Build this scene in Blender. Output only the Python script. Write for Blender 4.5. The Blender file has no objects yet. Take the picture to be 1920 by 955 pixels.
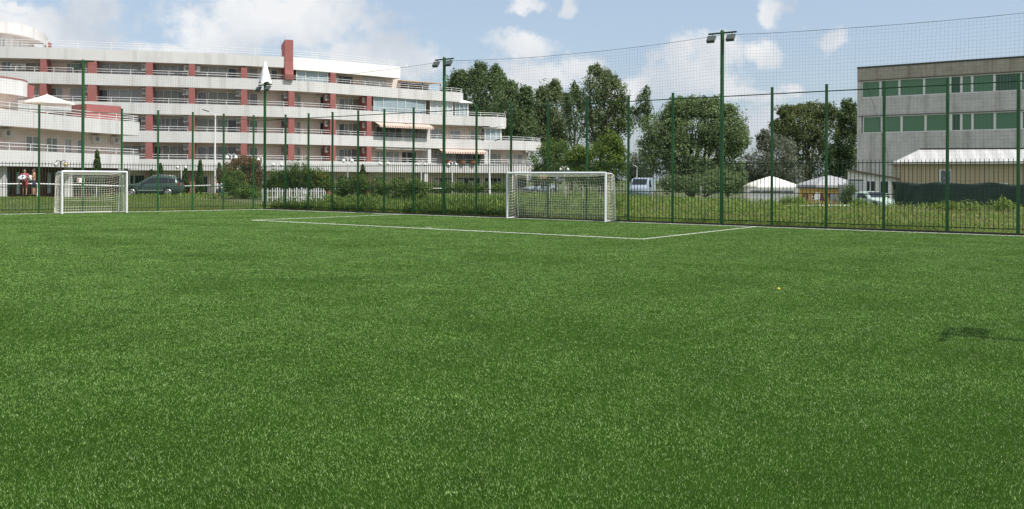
import bpy, bmesh, math, random
import numpy as np
from mathutils import Vector, Matrix

random.seed(7)
RNG = np.random.default_rng(11)
scene = bpy.context.scene
COL = scene.collection
R = math.radians

# ------------------------------------------------------------------ survey
# the surveyed lens: focal length in photo pixels, principal point, roll, eye height
F, PX0, PY0, ROLL, EYE = 1744.0, 960.0, 336.0, 0.0044, 1.75
CR, SR = math.cos(ROLL), math.sin(ROLL)

def B(px, py, Y):
    """real point at depth Y seen at a photo pixel"""
    dx, dz = (px - PX0) / F, -(py - PY0) / F
    dx, dz = CR * dx - SR * dz, SR * dx + CR * dz
    return Vector((dx * Y, Y, EYE + dz * Y))

def G(px, py, z=0.0):
    """point on the horizontal plane z seen at a photo pixel"""
    p = B(px, py, 1.0)
    return B(px, py, (z - EYE) / (p.z - EYE))

def XP(px, Y, z=2.0):
    dx = (px - PX0) / F
    dz = (z - EYE) / Y
    return (dx - SR * (dz - SR * dx)) * Y

def ZP(px, py, Y):
    return B(px, py, Y).z

def pix(x, y):
    return PX0 + F * x / y

# ------------------------------------------------------------------ tagging
def tag(o, label=None, cat=None, group=None, kind=None):
    if label: o['label'] = label
    if cat: o['category'] = cat
    if group: o['group'] = group
    if kind: o['kind'] = kind
    return o

def thing(name, label, cat, loc=(0, 0, 0), group=None, rz=0.0):
    o = bpy.data.objects.new(name, None)
    o.empty_display_size = 0.3
    COL.objects.link(o)
    o.location = loc
    o.rotation_euler = (0, 0, rz)
    return tag(o, label, cat, group)

def kids(o):
    return list(o.children)

def copy_tree(o, parent=None):
    c = o.copy()
    COL.objects.link(c)
    if parent is not None:
        c.parent = parent
    for ch in kids(o):
        copy_tree(ch, c)
    return c

# ------------------------------------------------------------------ materials
MATS = {}

def mat(name, color, rough=0.6, var=0.0, scale=3.0, bump=0.0, bscale=40.0, metal=0.0, spec=0.5,
        stain=None, island=0.0, coords='Object', trans=0.0):
    if name in MATS:
        return MATS[name]
    m = bpy.data.materials.new(name)
    m.use_nodes = True
    nt = m.node_tree
    N, L = nt.nodes, nt.links
    bs = N['Principled BSDF']
    bs.inputs['Roughness'].default_value = rough
    bs.inputs['Metallic'].default_value = metal
    bs.inputs['Specular IOR Level'].default_value = spec
    c = (*color, 1)
    bs.inputs['Base Color'].default_value = c
    src = None
    tc = N.new('ShaderNodeTexCoord')
    if var > 0:
        nz = N.new('ShaderNodeTexNoise')
        nz.inputs['Scale'].default_value = scale
        nz.inputs['Detail'].default_value = 6
        nz.inputs['Roughness'].default_value = 0.65
        L.new(tc.outputs[coords], nz.inputs['Vector'])
        rp = N.new('ShaderNodeMapRange')
        rp.inputs['From Min'].default_value = 0.3
        rp.inputs['From Max'].default_value = 0.7
        rp.inputs['To Min'].default_value = 1 - var
        rp.inputs['To Max'].default_value = 1 + var
        L.new(nz.outputs['Fac'], rp.inputs['Value'])
        mx = N.new('ShaderNodeVectorMath')
        mx.operation = 'SCALE'
        mx.inputs[0].default_value = color
        L.new(rp.outputs[0], mx.inputs['Scale'])
        src = mx.outputs[0]
    if stain:
        # rain streaks: noise stretched in z
        mp = N.new('ShaderNodeMapping')
        mp.inputs['Scale'].default_value = (stain[1], stain[1], stain[1] * 0.08)
        L.new(tc.outputs['Object'], mp.inputs['Vector'])
        nz = N.new('ShaderNodeTexNoise')
        nz.inputs['Scale'].default_value = 1.0
        nz.inputs['Detail'].default_value = 5
        L.new(mp.outputs[0], nz.inputs['Vector'])
        rp = N.new('ShaderNodeMapRange')
        rp.inputs['From Min'].default_value = 0.52
        rp.inputs['From Max'].default_value = 0.75
        rp.inputs['To Min'].default_value = 0
        rp.inputs['To Max'].default_value = stain[2]
        L.new(nz.outputs['Fac'], rp.inputs['Value'])
        mm = N.new('ShaderNodeMix')
        mm.data_type = 'RGBA'
        L.new(rp.outputs[0], mm.inputs['Factor'])
        if src: L.new(src, mm.inputs['A'])
        else: mm.inputs['A'].default_value = c
        mm.inputs['B'].default_value = (*stain[0], 1)
        src = mm.outputs['Result']
    if island > 0:
        ge = N.new('ShaderNodeNewGeometry')
        hs = N.new('ShaderNodeHueSaturation')
        r1 = N.new('ShaderNodeMapRange')
        r1.inputs['To Min'].default_value = 1 - island
        r1.inputs['To Max'].default_value = 1 + island
        L.new(ge.outputs['Random Per Island'], r1.inputs['Value'])
        L.new(r1.outputs[0], hs.inputs['Value'])
        r2 = N.new('ShaderNodeMapRange')
        r2.inputs['To Min'].default_value = 0.5 + island * 0.05
        r2.inputs['To Max'].default_value = 0.5 - island * 0.05
        L.new(ge.outputs['Random Per Island'], r2.inputs['Value'])
        L.new(r2.outputs[0], hs.inputs['Hue'])
        if src: L.new(src, hs.inputs['Color'])
        else: hs.inputs['Color'].default_value = c
        src = hs.outputs[0]
    if src:
        L.new(src, bs.inputs['Base Color'])
    if bump > 0:
        nb = N.new('ShaderNodeTexNoise')
        nb.inputs['Scale'].default_value = bscale
        nb.inputs['Detail'].default_value = 4
        L.new(tc.outputs[coords], nb.inputs['Vector'])
        bp = N.new('ShaderNodeBump')
        bp.inputs['Strength'].default_value = bump
        bp.inputs['Distance'].default_value = 0.02
        L.new(nb.outputs['Fac'], bp.inputs['Height'])
        L.new(bp.outputs[0], bs.inputs['Normal'])
    if trans > 0:
        # thin leaves let some light through
        out = N['Material Output']
        tr = N.new('ShaderNodeBsdfTranslucent')
        if src: L.new(src, tr.inputs['Color'])
        else: tr.inputs['Color'].default_value = c
        ms = N.new('ShaderNodeMixShader')
        ms.inputs[0].default_value = trans
        L.new(bs.outputs[0], ms.inputs[1])
        L.new(tr.outputs[0], ms.inputs[2])
        L.new(ms.outputs[0], out.inputs['Surface'])
    MATS[name] = m
    return m

def stripes(name, ca, cb, axis, freq, rough=0.5, noise=0.0, spec=0.5, duty=0.5, soft=0.05):
    """bands of two colours along one object axis"""
    if name in MATS:
        return MATS[name]
    m = bpy.data.materials.new(name)
    m.use_nodes = True
    nt = m.node_tree
    N, L = nt.nodes, nt.links
    bs = N['Principled BSDF']
    bs.inputs['Roughness'].default_value = rough
    bs.inputs['Specular IOR Level'].default_value = spec
    tc = N.new('ShaderNodeTexCoord')
    sp = N.new('ShaderNodeSeparateXYZ')
    L.new(tc.outputs['Object'], sp.inputs[0])
    ml = N.new('ShaderNodeMath'); ml.operation = 'MULTIPLY'
    L.new(sp.outputs[axis], ml.inputs[0]); ml.inputs[1].default_value = freq
    val = ml.outputs[0]
    if noise > 0:
        nz = N.new('ShaderNodeTexNoise'); nz.inputs['Scale'].default_value = 1.3
        L.new(tc.outputs['Object'], nz.inputs['Vector'])
        m2 = N.new('ShaderNodeMath'); m2.operation = 'MULTIPLY_ADD'
        L.new(nz.outputs['Fac'], m2.inputs[0]); m2.inputs[1].default_value = noise
        L.new(val, m2.inputs[2]); val = m2.outputs[0]
    fr = N.new('ShaderNodeMath'); fr.operation = 'PINGPONG'
    L.new(val, fr.inputs[0]); fr.inputs[1].default_value = 0.5
    rp = N.new('ShaderNodeMapRange')
    L.new(fr.outputs[0], rp.inputs['Value'])
    rp.inputs['From Min'].default_value = duty * 0.5 - soft
    rp.inputs['From Max'].default_value = duty * 0.5 + soft
    mm = N.new('ShaderNodeMix'); mm.data_type = 'RGBA'
    L.new(rp.outputs[0], mm.inputs['Factor'])
    mm.inputs['A'].default_value = (*ca, 1); mm.inputs['B'].default_value = (*cb, 1)
    L.new(mm.outputs['Result'], bs.inputs['Base Color'])
    MATS[name] = m
    return m

M_GREEN = mat('green_paint', (0.014, 0.095, 0.022), 0.45, var=0.18, scale=4)
M_GREEND = mat('dark_green_paint', (0.008, 0.045, 0.014), 0.5, var=0.15, scale=4)
M_NET = mat('net_strand', (0.035, 0.05, 0.06), 0.8)
M_LAMP = mat('floodlight_housing', (0.075, 0.095, 0.085), 0.5)
M_LAMPG = mat('floodlight_glass', (0.26, 0.29, 0.30), 0.12)
M_WHITE = mat('white_paint', (0.82, 0.83, 0.84), 0.4)
M_GOAL = mat('goal_paint', (0.78, 0.80, 0.83), 0.35, var=0.05, scale=6)
M_CORD = mat('goal_cord', (0.80, 0.79, 0.68), 0.8)
M_PLASTER = mat('plaster', (0.63, 0.628, 0.63), 0.85, var=0.05, scale=0.6, stain=((0.36, 0.345, 0.325), 1.6, 0.5))
M_PLASTERW = mat('new_white_plaster', (0.84, 0.84, 0.83), 0.8, var=0.03, scale=0.8)
M_CREAM = mat('cream_plaster', (0.70, 0.61, 0.55), 0.85, var=0.05, scale=0.7)
M_RED = mat('terracotta_plaster', (0.32, 0.115, 0.108), 0.85, var=0.10, scale=1.5)
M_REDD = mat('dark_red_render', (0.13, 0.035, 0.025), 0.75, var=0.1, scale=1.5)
M_RAIL = mat('rail_paint', (0.78, 0.79, 0.80), 0.35)
M_FRAME = mat('window_frame_white', (0.72, 0.72, 0.70), 0.4)
M_AC = mat('air_conditioner_casing', (0.62, 0.62, 0.59), 0.5)
M_ACD = mat('fan_grille', (0.24, 0.24, 0.23), 0.5)
M_CANVAS = mat('white_canvas', (0.80, 0.79, 0.74), 0.8, var=0.04, scale=3)
M_SHADEDCANVAS = mat('shaded_canvas', (0.36, 0.37, 0.39), 0.8, var=0.04, scale=3)  # canvas darkened to grey: the shade on the second gazebo is in its colour
M_CONC = mat('weathered_concrete', (0.53, 0.52, 0.495), 0.9, var=0.16, scale=1.2, stain=((0.20, 0.18, 0.145), 1.3, 0.6), bump=0.3, bscale=8)
M_CONCD = mat('dark_concrete', (0.10, 0.10, 0.09), 0.9, var=0.15, scale=2)
M_KERB = mat('kerb_concrete', (0.055, 0.06, 0.035), 0.9, var=0.2, scale=3)
M_BARK = mat('bark', (0.10, 0.085, 0.065), 0.9, var=0.25, scale=4)
M_STAKE = mat('grey_stake', (0.42, 0.40, 0.34), 0.9, var=0.15, scale=4)
M_LINE = mat('line_white', (0.80, 0.82, 0.76), 0.7, var=0.10, scale=5, trans=0.25)
M_BLACK = mat('black_rubber', (0.018, 0.018, 0.02), 0.6)
M_ALLOY = mat('wheel_alloy', (0.55, 0.56, 0.58), 0.35, metal=0.6)
M_CARGLASS = mat('car_glass', (0.015, 0.02, 0.028), 0.06)
M_GLOBE = mat('lamp_globe', (0.84, 0.84, 0.82), 0.25)
M_GLOBEY = mat('lamp_globe_yellowed', (0.70, 0.55, 0.28), 0.3)
M_SKIN = mat('skin', (0.48, 0.25, 0.16), 0.55, var=0.06, scale=8)
M_HAIRD = mat('dark_hair', (0.03, 0.02, 0.015), 0.6)
M_HAIRB = mat('blond_hair', (0.36, 0.23, 0.10), 0.6)

# glass with curtains behind it
M_PANES = [
    stripes('curtained_glass_grey', (0.38, 0.42, 0.42), (0.25, 0.285, 0.29), 0, 7.0, 0.12, noise=2.0, soft=0.3),
    stripes('curtained_glass_green', (0.27, 0.30, 0.265), (0.14, 0.165, 0.14), 0, 6.0, 0.12, noise=2.5, soft=0.3),
    stripes('curtained_glass_dark', (0.22, 0.24, 0.26), (0.09, 0.10, 0.11), 0, 4.0, 0.10, noise=3.0, soft=0.3),
    stripes('curtained_glass_pale', (0.58, 0.62, 0.63), (0.46, 0.50, 0.52), 0, 6.0, 0.12, noise=2.0, soft=0.3),
]
M_PANEBROWN = stripes('curtained_glass_brown', (0.26, 0.20, 0.10), (0.15, 0.11, 0.06), 0, 6.0, 0.12, noise=2.0, soft=0.3)
M_DARKGLASS = mat('dark_glass', (0.03, 0.04, 0.042), 0.10, var=0.5, scale=1.2)
M_BLUEGLASS = mat('blue_tinted_glass', (0.30, 0.38, 0.42), 0.08, var=0.15, scale=0.8)
M_GREENBLIND = stripes('green_blind_glass', (0.092, 0.212, 0.112), (0.070, 0.172, 0.088), 0, 9.0, 0.16, noise=1.0, soft=0.3)
M_GREENBLIND2 = stripes('green_blind_glass_dark', (0.06, 0.15, 0.08), (0.02, 0.05, 0.03), 0, 4.0, 0.16, noise=1.2, soft=0.2)

# ------------------------------------------------------------------ mesh builder
class MB:
    def __init__(self):
        self.v, self.f = [], []

    def poly(self, pts):
        n = len(self.v)
        self.v += [tuple(p) for p in pts]
        self.f.append(tuple(range(n, n + len(pts))))

    def obox(self, o, ax, ay, az):
        """box from corner o along three edge vectors"""
        o, ax, ay, az = Vector(o), Vector(ax), Vector(ay), Vector(az)
        n = len(self.v)
        for k in (0, 1):
            for p in (o, o + ax, o + ax + ay, o + ay):
                self.v.append(tuple(p + az * k))
        self.f += [(n+3, n+2, n+1, n), (n+4, n+5, n+6, n+7), (n, n+1, n+5, n+4), (n+1, n+2, n+6, n+5),
                   (n+2, n+3, n+7, n+6), (n+3, n, n+4, n+7)]

    def box(self, c, sx, sy, sz, rz=0.0):
        a = Vector((math.cos(rz), math.sin(rz), 0)); b = Vector((-math.sin(rz), math.cos(rz), 0))
        c = Vector(c)
        self.obox(c - a * sx / 2 - b * sy / 2 - Vector((0, 0, sz / 2)), a * sx, b * sy, (0, 0, sz))

    def tube(self, pts, r, n=8, cap=True):
        pts = [Vector(p) for p in pts]
        rs = r if isinstance(r, (list, tuple)) else [r] * len(pts)
        base = len(self.v)
        prev = None
        for i, p in enumerate(pts):
            if i == 0: t = pts[1] - p
            elif i == len(pts) - 1: t = p - pts[i - 1]
            else: t = pts[i + 1] - pts[i - 1]
            t = t.normalized() if t.length > 1e-9 else Vector((0, 0, 1))
            if prev is None:
                a = t.cross(Vector((0, 0, 1)))
                if a.length < 1e-3: a = t.cross(Vector((1, 0, 0)))
            else:
                a = prev - t * prev.dot(t)
                if a.length < 1e-4: a = t.cross(Vector((1, 0, 0)))
            a.normalize(); prev = a
            b = t.cross(a)
            for k in range(n):
                an = 2 * math.pi * k / n
                self.v.append(tuple(p + (a * math.cos(an) + b * math.sin(an)) * rs[i]))
        for i in range(len(pts) - 1):
            for k in range(n):
                q = base + i * n
                self.f.append((q + k, q + (k + 1) % n, q + n + (k + 1) % n, q + n + k))
        if cap:
            self.f.append(tuple(base + k for k in reversed(range(n))))
            e = base + (len(pts) - 1) * n
            self.f.append(tuple(e + k for k in range(n)))

    def ball(self, c, r, seg=10, rings=7, sz=None):
        c = Vector(c); sz = sz or (1, 1, 1)
        base = len(self.v)
        for i in range(1, rings):
            th = math.pi * i / rings
            for k in range(seg):
                ph = 2 * math.pi * k / seg
                self.v.append((c.x + r * sz[0] * math.sin(th) * math.cos(ph), c.y + r * sz[1] * math.sin(th) * math.sin(ph), c.z + r * sz[2] * math.cos(th)))
        top = len(self.v); self.v.append((c.x, c.y, c.z + r * sz[2]))
        bot = len(self.v); self.v.append((c.x, c.y, c.z - r * sz[2]))
        for i in range(rings - 2):
            for k in range(seg):
                a = base + i * seg + k; b = base + i * seg + (k + 1) % seg
                self.f.append((a, a + seg, b + seg, b))
        for k in range(seg):
            self.f.append((top, base + k, base + (k + 1) % seg))
            q = base + (rings - 2) * seg
            self.f.append((bot, q + (k + 1) % seg, q + k))

    def prism(self, pts2, o, ax, ay, depth):
        """polygon pts2 in plane (ax, ay) through o, extruded along vector depth"""
        o, ax, ay, d = Vector(o), Vector(ax), Vector(ay), Vector(depth)
        n = len(self.v); k = len(pts2)
        for q in (0, 1):
            for (a, b) in pts2:
                self.v.append(tuple(o + ax * a + ay * b + d * q))
        self.f.append(tuple(n + i for i in range(k)))
        self.f.append(tuple(n + k + i for i in reversed(range(k))))
        for i in range(k):
            j = (i + 1) % k
            self.f.append((n + i, n + k + i, n + k + j, n + j))

    def band(self, A, Bp, z0, z1):
        """solid strip between plan polylines A (front) and Bp (back)"""
        n = len(self.v); k = len(A)
        for a, b in zip(A, Bp):
            self.v += [(a[0], a[1], z0), (a[0], a[1], z1), (b[0], b[1], z1), (b[0], b[1], z0)]
        for i in range(k - 1):
            q = n + 4 * i
            for s in range(4):
                self.f.append((q + s, q + (s + 1) % 4, q + 4 + (s + 1) % 4, q + 4 + s))
        self.f.append((n, n + 3, n + 2, n + 1))
        e = n + 4 * (k - 1)
        self.f.append((e, e + 1, e + 2, e + 3))

    def build(self, name, m, parent=None, smooth=False, fix=True):
        me = bpy.data.meshes.new(name)
        me.from_pydata(self.v, [], self.f)
        if fix and len(self.f) < 20000:
            bm = bmesh.new(); bm.from_mesh(me)
            bmesh.ops.recalc_face_normals(bm, faces=bm.faces)
            bm.to_mesh(me); bm.free()
        if smooth:
            me.polygons.foreach_set('use_smooth', [True] * len(me.polygons))
            me.set_sharp_from_angle(angle=R(40))
        me.materials.append(m)
        o = bpy.data.objects.new(name, me)
        COL.objects.link(o)
        if parent is not None:
            o.parent = parent
            # geometry is written in world coordinates when the parent stands unrotated
            if parent.get('_origin') is not None:
                pass
        return o

def localise(o, root_loc, rz=0.0):
    """shift mesh written in world coordinates into the frame of its thing"""
    Mx = Matrix.Rotation(-rz, 4, 'Z') @ Matrix.Translation(-Vector(root_loc))
    o.data.transform(Mx)
    return o

def np_mesh(name, V, k, m, parent=None):
    """V: (n*k,3) array, every k verts one face"""
    n = len(V) // k
    me = bpy.data.meshes.new(name)
    me.vertices.add(len(V)); me.vertices.foreach_set('co', V.astype(np.float32).ravel())
    me.loops.add(len(V)); me.loops.foreach_set('vertex_index', np.arange(len(V), dtype=np.int32))
    me.polygons.add(n)
    me.polygons.foreach_set('loop_start', np.arange(0, len(V), k, dtype=np.int32))
    me.update(calc_edges=True)
    me.materials.append(m)
    o = bpy.data.objects.new(name, me)
    COL.objects.link(o)
    if parent is not None: o.parent = parent
    return o

# ------------------------------------------------------------------ camera
cam = bpy.data.cameras.new('camera')
cam.sensor_width = 36.0
cam.lens = F / 1920 * 36.0
cam.shift_x = 0.0
cam.shift_y = (PY0 - 477.5) / 1920
cam.clip_start = 0.1
cam.clip_end = 6000
co = bpy.data.objects.new('camera', cam)
COL.objects.link(co)
co.location = (0, 0, EYE)
co.rotation_euler = (Matrix.Rotation(R(90), 4, 'X') @ Matrix.Rotation(ROLL, 4, 'Z')).to_euler()
scene.camera = co

# ------------------------------------------------------------------ sun and sky
SUN_AZ = Vector((0.85, -0.53, 0)).normalized()
SUN_EL = R(56)
sd = SUN_AZ * math.cos(SUN_EL) + Vector((0, 0, math.sin(SUN_EL)))
sl = bpy.data.lights.new('sun', 'SUN')
sl.energy = 4.0
sl.angle = R(0.6)
sl.color = (1.0, 0.955, 0.88)
so = bpy.data.objects.new('sun', sl)
COL.objects.link(so)
so.rotation_euler = sd.to_track_quat('Z', 'Y').to_euler()
so.location = (60, -40, 80)

w = bpy.data.worlds.new('World')
scene.world = w
w.use_nodes = True
nt = w.node_tree
N, L = nt.nodes, nt.links
bg = N['Background']
SKY_S = 0.12
bg.inputs['Strength'].default_value = SKY_S
sky = N.new('ShaderNodeTexSky')
sky.sky_type = 'NISHITA'
sky.sun_disc = False
sky.sun_elevation = SUN_EL
sky.sun_rotation = math.atan2(SUN_AZ.x, SUN_AZ.y)
sky.air_density = 1.0
sky.dust_density = 1.6
sky.ozone_density = 1.2
tc = N.new('ShaderNodeTexCoord')
sep = N.new('ShaderNodeSeparateXYZ'); L.new(tc.outputs['Generated'], sep.inputs[0])

def mth(op, a, b=None, c=None, clamp=False):
    n = N.new('ShaderNodeMath'); n.operation = op; n.use_clamp = clamp
    for i, q in enumerate((a, b, c)):
        if q is None: continue
        if isinstance(q, (int, float)): n.inputs[i].default_value = q
        else: L.new(q, n.inputs[i])
    return n.outputs[0]

ay = mth('MAXIMUM', mth('ABSOLUTE', sep.outputs['Y']), 0.05)
U = mth('DIVIDE', sep.outputs['X'], ay)
V = mth('DIVIDE', sep.outputs['Z'], ay)
uv = N.new('ShaderNodeCombineXYZ'); L.new(U, uv.inputs[0]); L.new(V, uv.inputs[1])
# wobble the cloud coordinates so that banks get ragged cauliflower edges
nzw = N.new('ShaderNodeTexNoise'); nzw.inputs['Scale'].default_value = 16; nzw.inputs['Detail'].default_value = 7
nzw.inputs['Roughness'].default_value = 0.6
L.new(uv.outputs[0], nzw.inputs['Vector'])
wob = N.new('ShaderNodeVectorMath'); wob.operation = 'MULTIPLY_ADD'
L.new(nzw.outputs['Color'], wob.inputs[0]); wob.inputs[1].default_value = (0.075, 0.060, 0)
L.new(uv.outputs[0], wob.inputs[2])
CL = [(70, 55, 185, 62), (170, 28, 85, 45), (150, 85, 95, 40), (25, 15, 60, 18), (520, 30, 235, 75), (420, 75, 130, 55), (690, 95, 150, 55),
      (770, 120, 90, 45), (975, 88, 75, 34), (985, 4, 45, 20), (1060, 8, 26, 26), (1275, 105, 62, 44), (1335, 110, 60, 52), (1300, 150, 120, 46),
      (1422, 88, 44, 30), (1450, 20, 40, 32), (1560, 68, 38, 24), (1480, 158, 36, 18), (1000, 150, 110, 48), (1095, 132, 58, 42),
      (900, 160, 70, 46), (1190, 165, 90, 36), (1390, 175, 80, 24), (1420, 230, 70, 40), (300, 110, 150, 30), (-150, 40, 160, 80), (2150, 60, 90, 40)]
m_all = None
for (cx, cy, rx, ry) in CL:
    sb = N.new('ShaderNodeVectorMath'); sb.operation = 'SUBTRACT'
    L.new(wob.outputs[0], sb.inputs[0])
    sb.inputs[1].default_value = ((cx - PX0) / F + 0.0375, (PY0 - cy) / F + 0.030, 0)
    sc_ = N.new('ShaderNodeVectorMath'); sc_.operation = 'MULTIPLY'
    L.new(sb.outputs[0], sc_.inputs[0]); sc_.inputs[1].default_value = (F / rx, F / ry, 0)
    ln = N.new('ShaderNodeVectorMath'); ln.operation = 'LENGTH'; L.new(sc_.outputs[0], ln.inputs[0])
    v = mth('SUBTRACT', 1.0, ln.outputs['Value'])
    m_all = v if m_all is None else mth('SMOOTH_MAX', m_all, v, 0.12)
nz2 = N.new('ShaderNodeTexNoise'); nz2.inputs['Scale'].default_value = 38; nz2.inputs['Detail'].default_value = 8
nz2.inputs['Roughness'].default_value = 0.62
L.new(uv.outputs[0], nz2.inputs['Vector'])
dens = mth('ADD', m_all, mth('MULTIPLY', mth('SUBTRACT', nz2.outputs['Fac'], 0.5), 1.5))
rp = N.new('ShaderNodeMapRange'); rp.interpolation_type = 'SMOOTHSTEP'
L.new(dens, rp.inputs['Value'])
rp.inputs['From Min'].default_value = -0.10; rp.inputs['From Max'].default_value = 0.60
rp.inputs['To Min'].default_value = 0; rp.inputs['To Max'].default_value = 0.93
up = mth('GREATER_THAN', sep.outputs['Z'], -0.02)
# unseen cloud cover added above and behind the view to raise the fill light
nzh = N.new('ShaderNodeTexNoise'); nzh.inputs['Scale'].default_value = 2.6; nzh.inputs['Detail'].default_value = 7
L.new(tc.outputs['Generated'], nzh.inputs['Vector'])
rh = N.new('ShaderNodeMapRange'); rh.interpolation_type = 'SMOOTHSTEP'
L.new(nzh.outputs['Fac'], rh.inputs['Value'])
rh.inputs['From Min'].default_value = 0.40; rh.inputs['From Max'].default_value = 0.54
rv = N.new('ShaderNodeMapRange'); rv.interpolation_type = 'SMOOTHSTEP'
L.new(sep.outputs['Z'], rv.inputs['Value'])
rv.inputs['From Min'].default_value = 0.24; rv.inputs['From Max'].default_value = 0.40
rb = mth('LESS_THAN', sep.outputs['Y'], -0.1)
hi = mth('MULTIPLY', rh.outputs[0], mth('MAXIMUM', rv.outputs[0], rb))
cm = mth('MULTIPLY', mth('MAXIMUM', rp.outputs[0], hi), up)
# grey bellies and bright tops of the cloud mass
nz3 = N.new('ShaderNodeTexNoise'); nz3.inputs['Scale'].default_value = 9; nz3.inputs['Detail'].default_value = 6
L.new(uv.outputs[0], nz3.inputs['Vector'])
rc = N.new('ShaderNodeMapRange')
L.new(nz3.outputs['Fac'], rc.inputs['Value'])
rc.inputs['From Min'].default_value = 0.36; rc.inputs['From Max'].default_value = 0.62
cc = N.new('ShaderNodeMix'); cc.data_type = 'RGBA'
L.new(rc.outputs[0], cc.inputs['Factor'])
kk = 1.0 / SKY_S
cc.inputs['A'].default_value = (0.47 * kk, 0.51 * kk, 0.57 * kk, 1)
cc.inputs['B'].default_value = (0.72 * kk, 0.725 * kk, 0.73 * kk, 1)
CLOUDMIX = cc
# thin summer veil over the blue
veil = N.new('ShaderNodeMix'); veil.data_type = 'RGBA'
veil.inputs['Factor'].default_value = 0.52
L.new(sky.outputs[0], veil.inputs['A'])
veil.inputs['B'].default_value = (0.40 * kk, 0.48 * kk, 0.59 * kk, 1)
mixc = N.new('ShaderNodeMix'); mixc.data_type = 'RGBA'
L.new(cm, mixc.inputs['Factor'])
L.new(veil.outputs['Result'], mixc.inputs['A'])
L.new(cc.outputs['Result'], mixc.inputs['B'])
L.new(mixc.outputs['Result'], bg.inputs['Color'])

vs = scene.view_settings
vs.view_transform = 'Standard'
vs.look = 'None'
vs.exposure = 0.36
vs.gamma = 1.0
vs.use_curve_mapping = False

# ------------------------------------------------------------------ layout of the pitch
UDIR = Vector((0.8076, -0.5897, 0))         # along the long fence, towards the right
WDIR = Vector((-0.5897, -0.8076, 0))        # from the long fence into the pitch
C0 = Vector((-15.818, 53.007, 0))

def ray_line(px, o, d, z=1.0):
    """point of the plan line o + s d under photo column px"""
    t = (px - PX0) / F
    s = (t * o.y - o.x) / (d.x - t * d.y)
    p = o + d * s
    # small roll correction
    t2 = XP(px, p.y, z) / p.y
    s = (t2 * o.y - o.x) / (d.x - t2 * d.y)
    return o + d * s

KL = ray_line(492, C0, UDIR, 0.0)                   # corner of the white lines
LFAR = G(0, 402.5)
VDIR = (Vector((LFAR.x, LFAR.y, 0)) - KL).normalized()   # along the short side, to the left
VN = Vector((VDIR.y, -VDIR.x, 0))                   # away from the pitch, left side
if VN.dot(Vector((-1, 1, 0))) < 0: VN = -VN
FO_R = C0 - WDIR * 0.40                             # fence lines stand a little behind the white lines
FO_L = KL + VN * 0.40
def isect(o1, d1, o2, d2):
    den = d1.x * d2.y - d1.y * d2.x
    q = o2 - o1
    return o1 + d1 * ((q.x * d2.y - q.y * d2.x) / den)
KF = isect(FO_R, UDIR, FO_L, VDIR)

def sstep(a, b, x):
    t = min(1, max(0, (x - a) / (b - a)))
    return t * t * (3 - 2 * t)

def hgt(x, y):
    p = Vector((x, y, 0))
    d1 = (p - FO_R).dot(-WDIR)
    d2 = (p - FO_L).dot(VN)
    d = max(d1, d2)
    if d < 0.3: return -0.03
    z = -0.02 + 0.10 * sstep(0.3, 14, d) * (1 - sstep(0, 22, x))
    z += 0.26 * math.exp(-((x + 34) ** 2 + (y - 63) ** 2) / 90.0)
    z -= 0.62 * sstep(66, 92, y) * sstep(8, 26, x)
    z += 0.05 * math.sin(x * 0.9) * math.sin(y * 0.7 + 1) * sstep(0.5, 4, d)
    return z

# ground sheet
M_GROUND = mat('rough_ground', (0.075, 0.095, 0.030), 0.95, var=0.45, scale=0.8, bump=0.6, bscale=6)
gx = np.concatenate([[-1600, -600, -250, -120], np.arange(-80, 81, 2.0), [120, 250, 600, 1600]])
gy = np.concatenate([[-400, -100], np.arange(-20, 151, 2.0), [200, 320, 700, 2500]])
mb = MB()
for y in gy:
    for x in gx:
        mb.v.append((x, y, hgt(x, y) if (abs(x) <= 80 and -20 <= y <= 150) else (-0.03 if y < 20 else hgt(max(-80, min(80, x)), max(-20, min(150, y))))))
nx = len(gx)
for j in range(len(gy) - 1):
    for i in range(nx - 1):
        q = j * nx + i
        mb.f.append((q, q + 1, q + nx + 1, q + nx))
tag(mb.build('ground', M_GROUND, smooth=True), kind='structure')

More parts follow.
